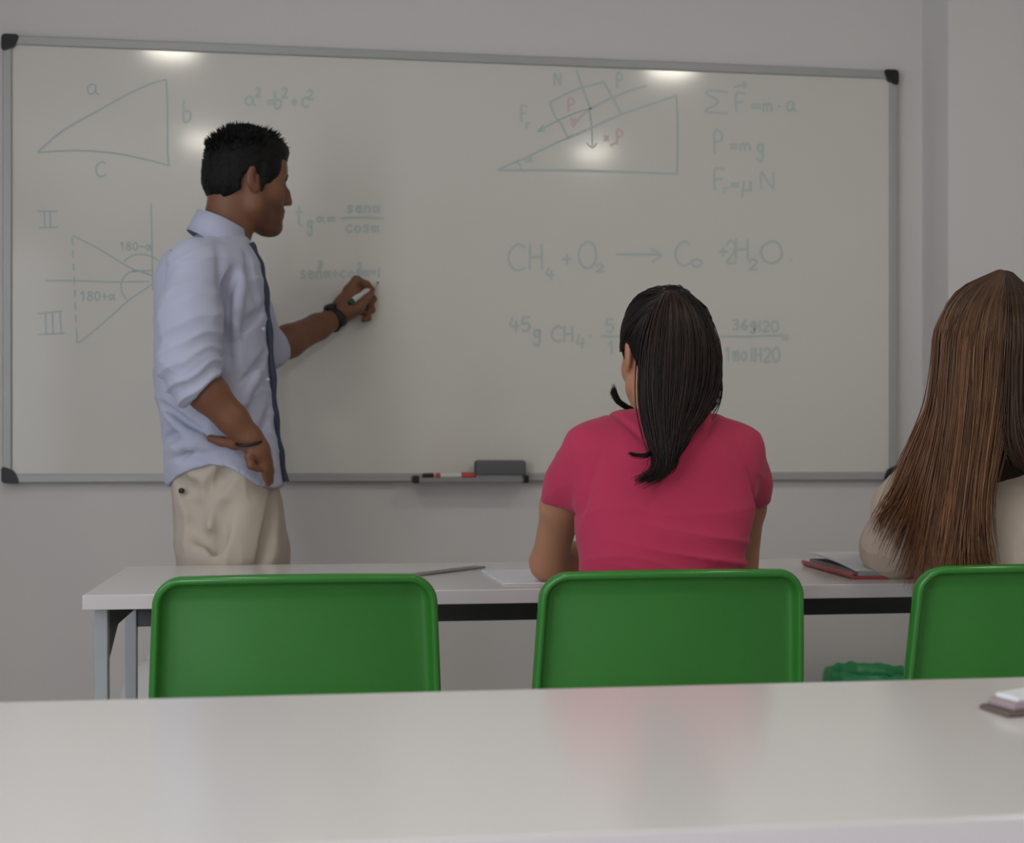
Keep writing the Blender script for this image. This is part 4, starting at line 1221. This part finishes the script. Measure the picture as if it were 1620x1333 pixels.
for W, E0 in ((WL1, EL1), (WR1, ER1)):          # folded hands
    d = (W-E0).normalized(); sd = Vector((-d.y, d.x, 0)).normalized(); sd = sd if sd.y > 0 else -sd
    z = Vector((0, 0, 1)); W = W+Vector((0, 0, DZ+.022-W.z))
    F.cone(W, W+d*.06, .024, .028, .012, 'u', (z, .6))
    for i, (o_, L_) in enumerate(((-.026, .052), (-.009, .064), (.009, .060), (.025, .046))):
        q0 = W+d*.075+sd*o_; F.chain([q0-d*.02, q0, q0+d*L_*.5+z*.004, q0+d*L_-z*.006], [.0095, .0090, .0082, .0068], .004)
    F.chain([W+d*.02-sd*.026, W+d*.055-sd*.045, W+d*.082-sd*.05-z*.003], [.012, .0095, .0078], .006)
field_obj('body', F, M_skin2, girl, 2, None, lambda V: np.ones((len(V), 3)))

F = Field((-.02, 2.2, .52), (.86, 2.9, 1.12), 0.0038)
F.loft(TS, .02, 0.0, 2.25)
F.chain([G1(932, 716, .015), G1(908, 765, .06), G1(896, 792, .085)], [.0465, .0455, .046], .04)
F.chain([G1(1166, 718, .015), G1(1177, 765, .06), G1(1181, 792, .08)], [.045, .043, .0420], .04)
F.cone(G1(1046, 640, .075), G1(1046, 672, .055), .066, .046, .01, 's')
dL = (EL1-G1(925, 712, .02)); dR = (ER1-G1(1176, 712, .02))
F.keep(cut(Vector((0, 0, 0)), Vector((-.10, .12, -1)), G1(892, 796, .09), .073))
F.keep(cut(Vector((0, 0, 0)), Vector((.12, .12, -1)), G1(1184, 795, .085), .072))
def pink_disp(V, N):
    sm = 0.004*waves(V, 81, 24)
    z = V[:, 2]; low = np.clip((G1(1046, 800).z-z)/.10, 0, 1)
    q = z-(V[:, 0]-pel.x)*0.25
    d = sm+0.0045*low*(1-np.abs(np.sin((V[:, 0]-pel.x)*14+z*75+1.6*waves(V, 83, 9)))**.6-.4)*np.clip(V[:, 0]-pel.x+.12, 0, .2)/.1
    d += 0.0040*(folds(V, 91, 44, (.5, .8, 1.3))-.5)
    # creases running from the armpits and the collar
    for (px, py, sl, w_, a_) in ((912, 800, .35, .006, .008), (1186, 800, -.35, .006, .008), (985, 672, -.8, .008, .005), (1120, 668, .9, .008, .006)):
        S = np.array(G1(px, py, 0)); r = np.hypot(V[:, 0]-S[0], V[:, 2]-S[2])
        d -= a_*np.exp(-(((V[:, 0]-S[0])-(V[:, 2]-S[2])*sl)/w_)**2)*np.exp(-(r/.06)**2)*(V[:, 1] < GY+.12)
    return d
field_obj('t_shirt', F, M_pink, girl, 2, pink_disp)

def seated_legs(owner, pelvis, m, kneey, shx=0.0):
    F = Field((pelvis.x-.26, pelvis.y-.20, .02), (pelvis.x+.26, kneey+.12, .78), .006)
    F.ell((pelvis.x, pelvis.y-.01, .585), (.150, .115, .10), None, .03)
    for sx in (-1, 1):
        F.chain([(pelvis.x+sx*.075, pelvis.y, .560), (pelvis.x+sx*.07+shx, kneey, .545)], [.074, .056], .03)
        F.chain([(pelvis.x+sx*.07+shx, kneey, .545), (pelvis.x+sx*.07+shx, kneey-.02, .30), (pelvis.x+sx*.07+shx, kneey-.06, .07)], [.058, .050, .036], .02)
    field_obj('jeans', F, m, owner, 2, lambda V, N: .003*waves(V, 5, 14))
    for sx in (-1, 1):
        x = pelvis.x+sx*.07+shx; F = Field((x-.07, kneey-.16, 0), (x+.07, kneey+.17, .13), .005)
        F.chain([(x, kneey-.08, .045), (x, kneey+.02, .04), (x, kneey+.11, .03)], [.04, .038, .030], .03)
        F.cone((x, kneey-.07, .05), (x, kneey-.065, .09), .038, .04, .02)
        F.keep(lambda X, Y, Z: 0.005-Z+0*X+0*Y)
        field_obj('shoe', F, M_dgrey, owner, 2)
seated_legs(girl, Vector((pel.x, GY-.07, 0)), M_jeans, GY+.33)

# hair cap
def hair_cap(F, H, th=.010):
    E = lambda c, r, kk, op='u': F.ell(H.p(*c), [x*H.k for x in r], H.R, kk, op)
    E((-0.008, 0, 0.036), (0.096+th, 0.074+th, 0.088+th), 0)
    E((-0.032, 0, 0.010), (0.074+th, 0.070+th, 0.070+th), .02)
    E((0.115, 0, -.02), (0.060, 0.16, 0.090), .008, 's')
tie = G1(1062, 464, .015)
F = Field(np.array(HG.c)-[.16, .22, .28], np.array(HG.c)+[.16, .16, .17], .003)
hair_cap(F, HG, .011)
E = lambda c, r, kk, op='u': F.ell(HG.p(*c), [x*HG.k for x in r], HG.R, kk, op)
E((0.045, 0, -.080), (0.075, 0.16, 0.072), .008, 's')
E((-.02, 0, -.125), (0.14, 0.16, 0.070), .012, 's')
for sg in (-1, 1): E((-.008, sg*.084, -.030), (.028, .030, .050), .006, 's')
PT = [(1064, 466, -.005, .018), (1072, 497, -.050, .038), (1077, 540, -.066, .052), (1076, 590, -.068, .053), (1072, 630, -.072, .045), (1064, 665, -.088, .033), (1057, 700, -.104, .022), (1055, 725, -.112, .012)]
for i in range(len(PT)-1):
    a, b = PT[i], PT[i+1]; k_ = .022
    F.cone(G1(a[0], a[1], a[2]), G1(b[0], b[1], b[2]), a[3], b[3], k_, 'u', (Vector((0, 1, 0)), .55))
field_obj('hair', F, M_hair1b, girl, 2, lambda V, N: .0012*waves(V, 7, 130, 6, (1, 1, .12)))
# strands drawn up over the skull to the tie
def skull_pt(H, a, b, r=.0118):
    d = Vector((math.cos(b)*math.cos(a), math.cos(b)*math.sin(a), math.sin(b)))
    return H.p(-.010+(.098+r)*d.x, (.076+r)*d.y, .032+(.089+r)*d.z)
tl_ = HG.loc([tie])[0]; td = Vector(((tl_[0]+.010)/.11, tl_[1]/.088, (tl_[2]-.032)/.10)).normalized()
gd = []
for a in range(0, 361, 12):
    aa = math.radians(a); fr_ = math.cos(aa)
    b0 = -.25 if abs(aa-PI) < 1.9 else .55
    if abs(aa-PI) < 1.0: b0 = -.62
    s0 = Vector((math.cos(b0)*math.cos(aa), math.cos(b0)*math.sin(aa), math.sin(b0)))
    pts = []
    for j in range(7):
        t = j/6; d = s0.lerp(td, t).normalized()
        pts.append(HG.p(-.010+.1105*d.x, .0885*d.y, .032+.1015*d.z))
    gd.append(pts)
strands('crown_strands', gd, 1500, M_hair1, girl, .0010, 3, .0016, 12, .5, (.5, 2.6), .8, 3, 0, ((1.1, 1, .95), (1, 1, 1)))
# ponytail strands over the mass, both its sides
def gp(L, dd):
    a, b = L[0], L[1]; L = [(a[0], a[1]-3, a[2]+.012), (a[0]*.72+b[0]*.28, a[1]+4, b[2]*.62-.008)]+L[1:]
    return [G1(x, y, d+dd) for x, y, d in L]
PG = [
 [(1056, 462, .0), (1032, 492, -.045), (1016, 540, -.075), (1011, 590, -.080), (1012, 640, -.085), (1024, 690, -.110), (1036, 722, -.122), (1030, 745, -.125), (1000, 764, -.125)],
 [(1058, 462, -.01), (1045, 495, -.075), (1036, 545, -.100), (1032, 595, -.105), (1034, 645, -.112), (1042, 695, -.130), (1048, 730, -.132), (1040, 748, -.130), (1008, 762, -.128)],
 [(1062, 462, -.01), (1062, 498, -.095), (1060, 545, -.120), (1058, 595, -.125), (1056, 645, -.125), (1056, 690, -.138), (1056, 725, -.138), (1050, 742, -.135), (1044, 752, -.130)],
 [(1066, 462, -.01), (1082, 495, -.095), (1090, 545, -.118), (1088, 595, -.122), (1080, 640, -.122), (1068, 682, -.132), (1061, 715, -.134), (1057, 735, -.130), (1052, 742, -.128)],
 [(1069, 463, -.01), (1100, 495, -.070), (1116, 545, -.096), (1116, 598, -.100), (1104, 640, -.105), (1082, 680, -.118), (1067, 710, -.124), (1062, 730, -.122), (1056, 738, -.120)],
 [(1072, 465, -.00), (1115, 497, -.035), (1136, 548, -.060), (1138, 602, -.065), (1120, 648, -.078), (1092, 684, -.100), (1072, 708, -.112), (1066, 725, -.115), (1060, 736, -.115)]]
strands('ponytail', [gp(g_, 0) for g_ in PG], 2600, M_hair1, girl, .0011, 5, .0036, 18, .6, (.2, 3.8), .3, 3, .12, ((1.25, .95, .85), (.9, .9, .9)))
strands('loose_hair', [[G1(1125, 560, -.06), G1(1139, 600, -.06), G1(1137, 640, -.07), G1(1122, 662, -.08)], [G1(1128, 540, -.05), G1(1142, 590, -.05), G1(1136, 630, -.06), G1(1124, 650, -.07)]], 26, M_hair1, girl, .0007, 8, .004, 10, .3)
strands('loose_hair', [[G1(1030, 712, -.12), G1(1022, 716, -.125), G1(1010, 718, -.125), G1(994, 716, -.125)], [G1(1036, 716, -.12), G1(1026, 721, -.125), G1(1014, 722, -.125), G1(1000, 719, -.125)]], 70, M_hair1, girl, .0009, 9, .0015, 8, .3)
strands('loose_hair', [[G1(992, 640, .06), G1(982, 640, .045), G1(974, 630, .035), G1(970, 612, .03)], [G1(1012, 650, .02), G1(994, 647, .02), G1(980, 638, .02), G1(968, 626, .025)]], 160, M_hair1, girl, .0009, 12, .002, 8, .3)
V = []; o = tube_obj('hair_tie', smooth_path([G1(1051, 459, .015), G1(1060, 463, -.010), G1(1070, 464, -.006), G1(1078, 462, .018)], 4), .0045, M_black, None, 8); adopt(girl, o)

# ================================================================== student with long brown hair
LY = 2.50
def G2(px, py, dy=0.0): return at(px, py, LY+dy)
cxp = 1600
pel2 = G2(cxp, 1000, -.06)
lady = thing('person', 'seated girl in cream blouse with very long light brown hair at the right edge', 'person', (pel2.x, LY-.06, 0))
H2 = Head((0, 0, 0), math.radians(84), math.radians(12), math.radians(-2), 0.97)
H2.c = G2(1578, 566, .09)
BL = rows(G2, [(668, 1520, 1660, .05, .05), (680, 1492, 1690, .07, .045), (700, 1470, 1716, .088, .035), (730, 1462, 1730, .100, .02), (770, 1466, 1730, .106, .01), (810, 1475, 1722, .106, -.01), (850, 1483, 1716, .104, -.03), (900, 1487, 1712, .102, -.045), (960, 1485, 1714, .104, -.06), (1060, 1478, 1722, .112, -.07)])
E2L, E2R = G2(1410, 882, .20), G2(1752, 885, .18)
W2L, W2R = at(1530, 880, 2.84), at(1640, 872, 2.86)
F = Field((.82, 2.2, .52), (1.82, 3.0, 1.36), 0.0042)
F.loft(BL[:-1], .02, -.012)
head_shape(F, H2, False)
F.chain([H2.p(-.020, 0, -.045), G2(1588, 660, .05), G2(1592, 700, .03)], [.048, .047, .055], .025)
F.chain([G2(1482, 730, .02), G2(1440, 810, .10), E2L], [.045, .040, .034], .02)
F.chain([G2(1710, 730, .02), G2(1740, 810, .09), E2R], [.045, .040, .034], .02)
for W, E0 in ((W2L, E2L), (W2R, E2R)):
    W = Vector((W.x, W.y, DZ+.045)); F.chain([E0, E0+(W-E0)*.3, W], [.034, .036, .024], .02)
    d = (W-E0).normalized(); sd = Vector((-d.y, d.x, 0)).normalized(); sd = sd if sd.y > 0 else -sd; z = Vector((0, 0, 1))
    F.cone(W, W+d*.06, .024, .028, .012, 'u', (z, .6))
    for i, (o_, L_) in enumerate(((-.026, .052), (-.009, .064), (.009, .060), (.025, .046))):
        q0 = W+d*.075+sd*o_; F.chain([q0-d*.02, q0, q0+d*L_*.5+z*.004, q0+d*L_-z*.006], [.0095, .0090, .0082, .0068], .004)
    F.chain([W+d*.02-sd*.026, W+d*.055-sd*.045, W+d*.082-sd*.05-z*.003], [.012, .0095, .0078], .006)
field_obj('body', F, M_skin2, lady, 2, None, lambda V: np.ones((len(V), 3)))
F = Field((.82, 2.2, .52), (1.82, 2.95, 1.12), 0.004)
F.loft(BL, .02, 0.0, 2.25)
F.chain([G2(1486, 735, .015), G2(1436, 800, .09), G2(1412, 862, .17), G2(1414, 880, .195)], [.054, .056, .053, .050], .04)
F.chain([G2(1706, 735, .015), G2(1738, 800, .09), G2(1752, 865, .16), E2R], [.054, .056, .053, .050], .04)
W = Vector((W2L.x, W2L.y, DZ+.047)); F.chain([G2(1414, 880, .195), E2L+(W-E2L)*.75], [.048, .040], .03)
W = Vector((W2R.x, W2R.y, DZ+.047)); F.chain([E2R, E2R+(W-E2R)*.75], [.048, .040], .03)
F.keep(lambda X, Y, Z: np.where(Y > FDY0-.005, DZ+.0015-Z+0*X, -1))
F.cone(G2(1590, 640, .08), G2(1592, 675, .075), .050, .036, .01, 's')
def cream_disp(V, N):
    A = np.array(G2(1470, 760, .05)); B = np.array(E2L); t = ((V-A)@(B-A))/((B-A)@(B-A))
    q = np.linalg.norm(V-A-np.clip(t, 0, 1.1)[:, None]*(B-A), axis=1)
    m_ = np.exp(-(np.maximum(q-.05, 0)/.03)**2)
    return .004*waves(V, 101, 26)+.008*(folds(V, 103, 46, (.7, .7, 1))-.5)+m_*.006*(folds(V, 107, 60, (1, 1, .5))-.5)
field_obj('blouse', F, M_cream, lady, 2, cream_disp)
seated_legs(lady, Vector((pel2.x, LY-.08, 0)), M_jeans, LY+.30, .10)

# hair mass: cap, fall over the back and shoulders
F = Field((.85, 2.20, .70), (1.80, 2.85, 1.38), .0042)
hair_cap(F, H2, .013)
HM = [(1584, 520, -.01, .100), (1586, 600, -.035, .105), (1584, 655, -.055, .105), (1580, 700, -.075, .095)]
for i in range(len(HM)-1):
    a, b = HM[i], HM[i+1]
    F.cone(G2(*a[:3]), G2(*b[:3]), a[3]*.93, b[3]*.86, .03, 'u', (Vector((0, 1, 0)), .38))
F.chain([G2(1512, 650, .0), G2(1502, 720, -.04), G2(1505, 770, -.075)], [.022, .030, .018], .03, 'u', (Vector((0, 1, 0)), .4))
field_obj('hair', F, M_hair2b, lady, 2, lambda V, N: .0016*waves(V, 7, 110, 6, (1, 1, .10)))
LG = [   # guides from the left outline to the right
 [(1572, 430, .07), (1515, 462, .05), (1487, 515, .03), (1480, 580, .01), (1468, 640, .0), (1440, 700, -.01), (1412, 760, .0), (1388, 812, .03), (1374, 842, .05)],
 [(1576, 428, .05), (1522, 462, .01), (1494, 515, -.03), (1488, 580, -.04), (1478, 650, -.04), (1455, 715, -.04), (1430, 780, -.02), (1402, 815, .02), (1386, 850, .06)],
 [(1580, 427, .03), (1532, 465, -.03), (1506, 520, -.07), (1500, 590, -.08), (1492, 660, -.08), (1478, 730, -.085), (1460, 800, -.06), (1448, 860, .0), (1425, 925, .06)],
 [(1584, 427, .02), (1545, 470, -.06), (1522, 530, -.10), (1516, 600, -.11), (1510, 680, -.12), (1500, 750, -.13), (1492, 820, -.14), (1486, 880, -.135), (1478, 955, -.13)],
 [(1588, 428, .02), (1562, 475, -.075), (1545, 535, -.125), (1540, 610, -.14), (1532, 690, -.15), (1522, 770, -.16), (1512, 840, -.165), (1502, 890, -.165), (1492, 930, -.165)],
 [(1592, 429, .02), (1585, 478, -.08), (1575, 540, -.13), (1568, 615, -.15), (1556, 700, -.165), (1545, 780, -.17), (1545, 850, -.175), (1556, 900, -.18), (1566, 935, -.18)],
 [(1595, 429, .02), (1605, 478, -.08), (1605, 540, -.13), (1598, 615, -.15), (1586, 700, -.165), (1570, 770, -.17), (1566, 830, -.175), (1572, 875, -.18), (1580, 915, -.18)],
]
LGR = [
 [(1590, 428, .02), (1592, 478, -.08), (1590, 540, -.13), (1588, 600, -.15), (1586, 650, -.16), (1588, 690, -.168), (1596, 716, -.17), (1606, 730, -.17)],
 [(1595, 429, .02), (1610, 478, -.08), (1612, 540, -.13), (1610, 600, -.15), (1610, 650, -.16), (1614, 690, -.165), (1622, 718, -.168), (1632, 736, -.165)],
 [(1598, 430, .02), (1628, 480, -.06), (1640, 540, -.11), (1644, 600, -.13), (1648, 650, -.14), (1656, 700, -.15), (1664, 730, -.15), (1672, 752, -.15)],
 [(1602, 431, .03), (1650, 485, -.02), (1668, 545, -.06), (1676, 610, -.08), (1690, 680, -.09), (1706, 750, -.10), (1716, 810, -.11), (1722, 860, -.12)],
]
LGp = [[G2(*q) for q in g_] for g_ in LG]; LGq = [[G2(*q) for q in g_] for g_ in LGR]
strands('long_hair', LGq, 2200, M_hair2, lady, .0012, 22, .0055, 18, .5, (.25, 1.5), .2, 3, .08, ((.50, .45, .45), (.62, .58, .55)))  # right-hand fall: shadow painted in as a darker strand tint
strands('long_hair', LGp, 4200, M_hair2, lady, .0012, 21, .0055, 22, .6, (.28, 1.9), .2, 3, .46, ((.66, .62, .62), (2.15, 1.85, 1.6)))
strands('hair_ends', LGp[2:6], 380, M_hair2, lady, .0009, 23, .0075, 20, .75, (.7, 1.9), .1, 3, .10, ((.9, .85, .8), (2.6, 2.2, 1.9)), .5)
strands('crown_hair', [[skull_pt(H2, math.radians(a), math.radians(b), .018) for b in (88, 70, 50, 30, 10)] for a in range(75, 290, 12)], 900, M_hair2, lady, .0012, 27, .002, 10, .4, (.4, 1.6), .7, 3, 0, ((.75, .70, .70), (.8, .75, .75)))

# pale canvas bag on the floor, seen between the desk legs
bg = at(256, 1100, 3.58)
bt = at(250, 1036, 3.58).z
F = Field((bg.x-.18, 3.36, 0), (bg.x+.18, 3.80, .56), .006)
F.ell((bg.x, 3.58, bt-.16), (.112, .12, .16), None, .03); F.ell((bg.x, 3.58, .14), (.125, .13, .17), None, .05)
F.keep(lambda X, Y, Z: 0.003-Z+0*X+0*Y)
bag = thing('canvas_bag', 'pale canvas bag standing on the floor behind the left desk legs', 'bag', (bg.x, 3.58, 0))
field_obj('bag_body', F, M_cloth, bag, 2, lambda V, N: .004*waves(V, 15, 12))
o = tube_obj('bag_handle', smooth_path([(bg.x-.03, 3.58, bt-.02), (bg.x-.02, 3.57, bt+.004), (bg.x+.02, 3.57, bt+.010), (bg.x+.06, 3.57, bt+.002), (bg.x+.07, 3.58, bt-.04)], 5), .007, M_cloth, None, 8); adopt(bag, o)
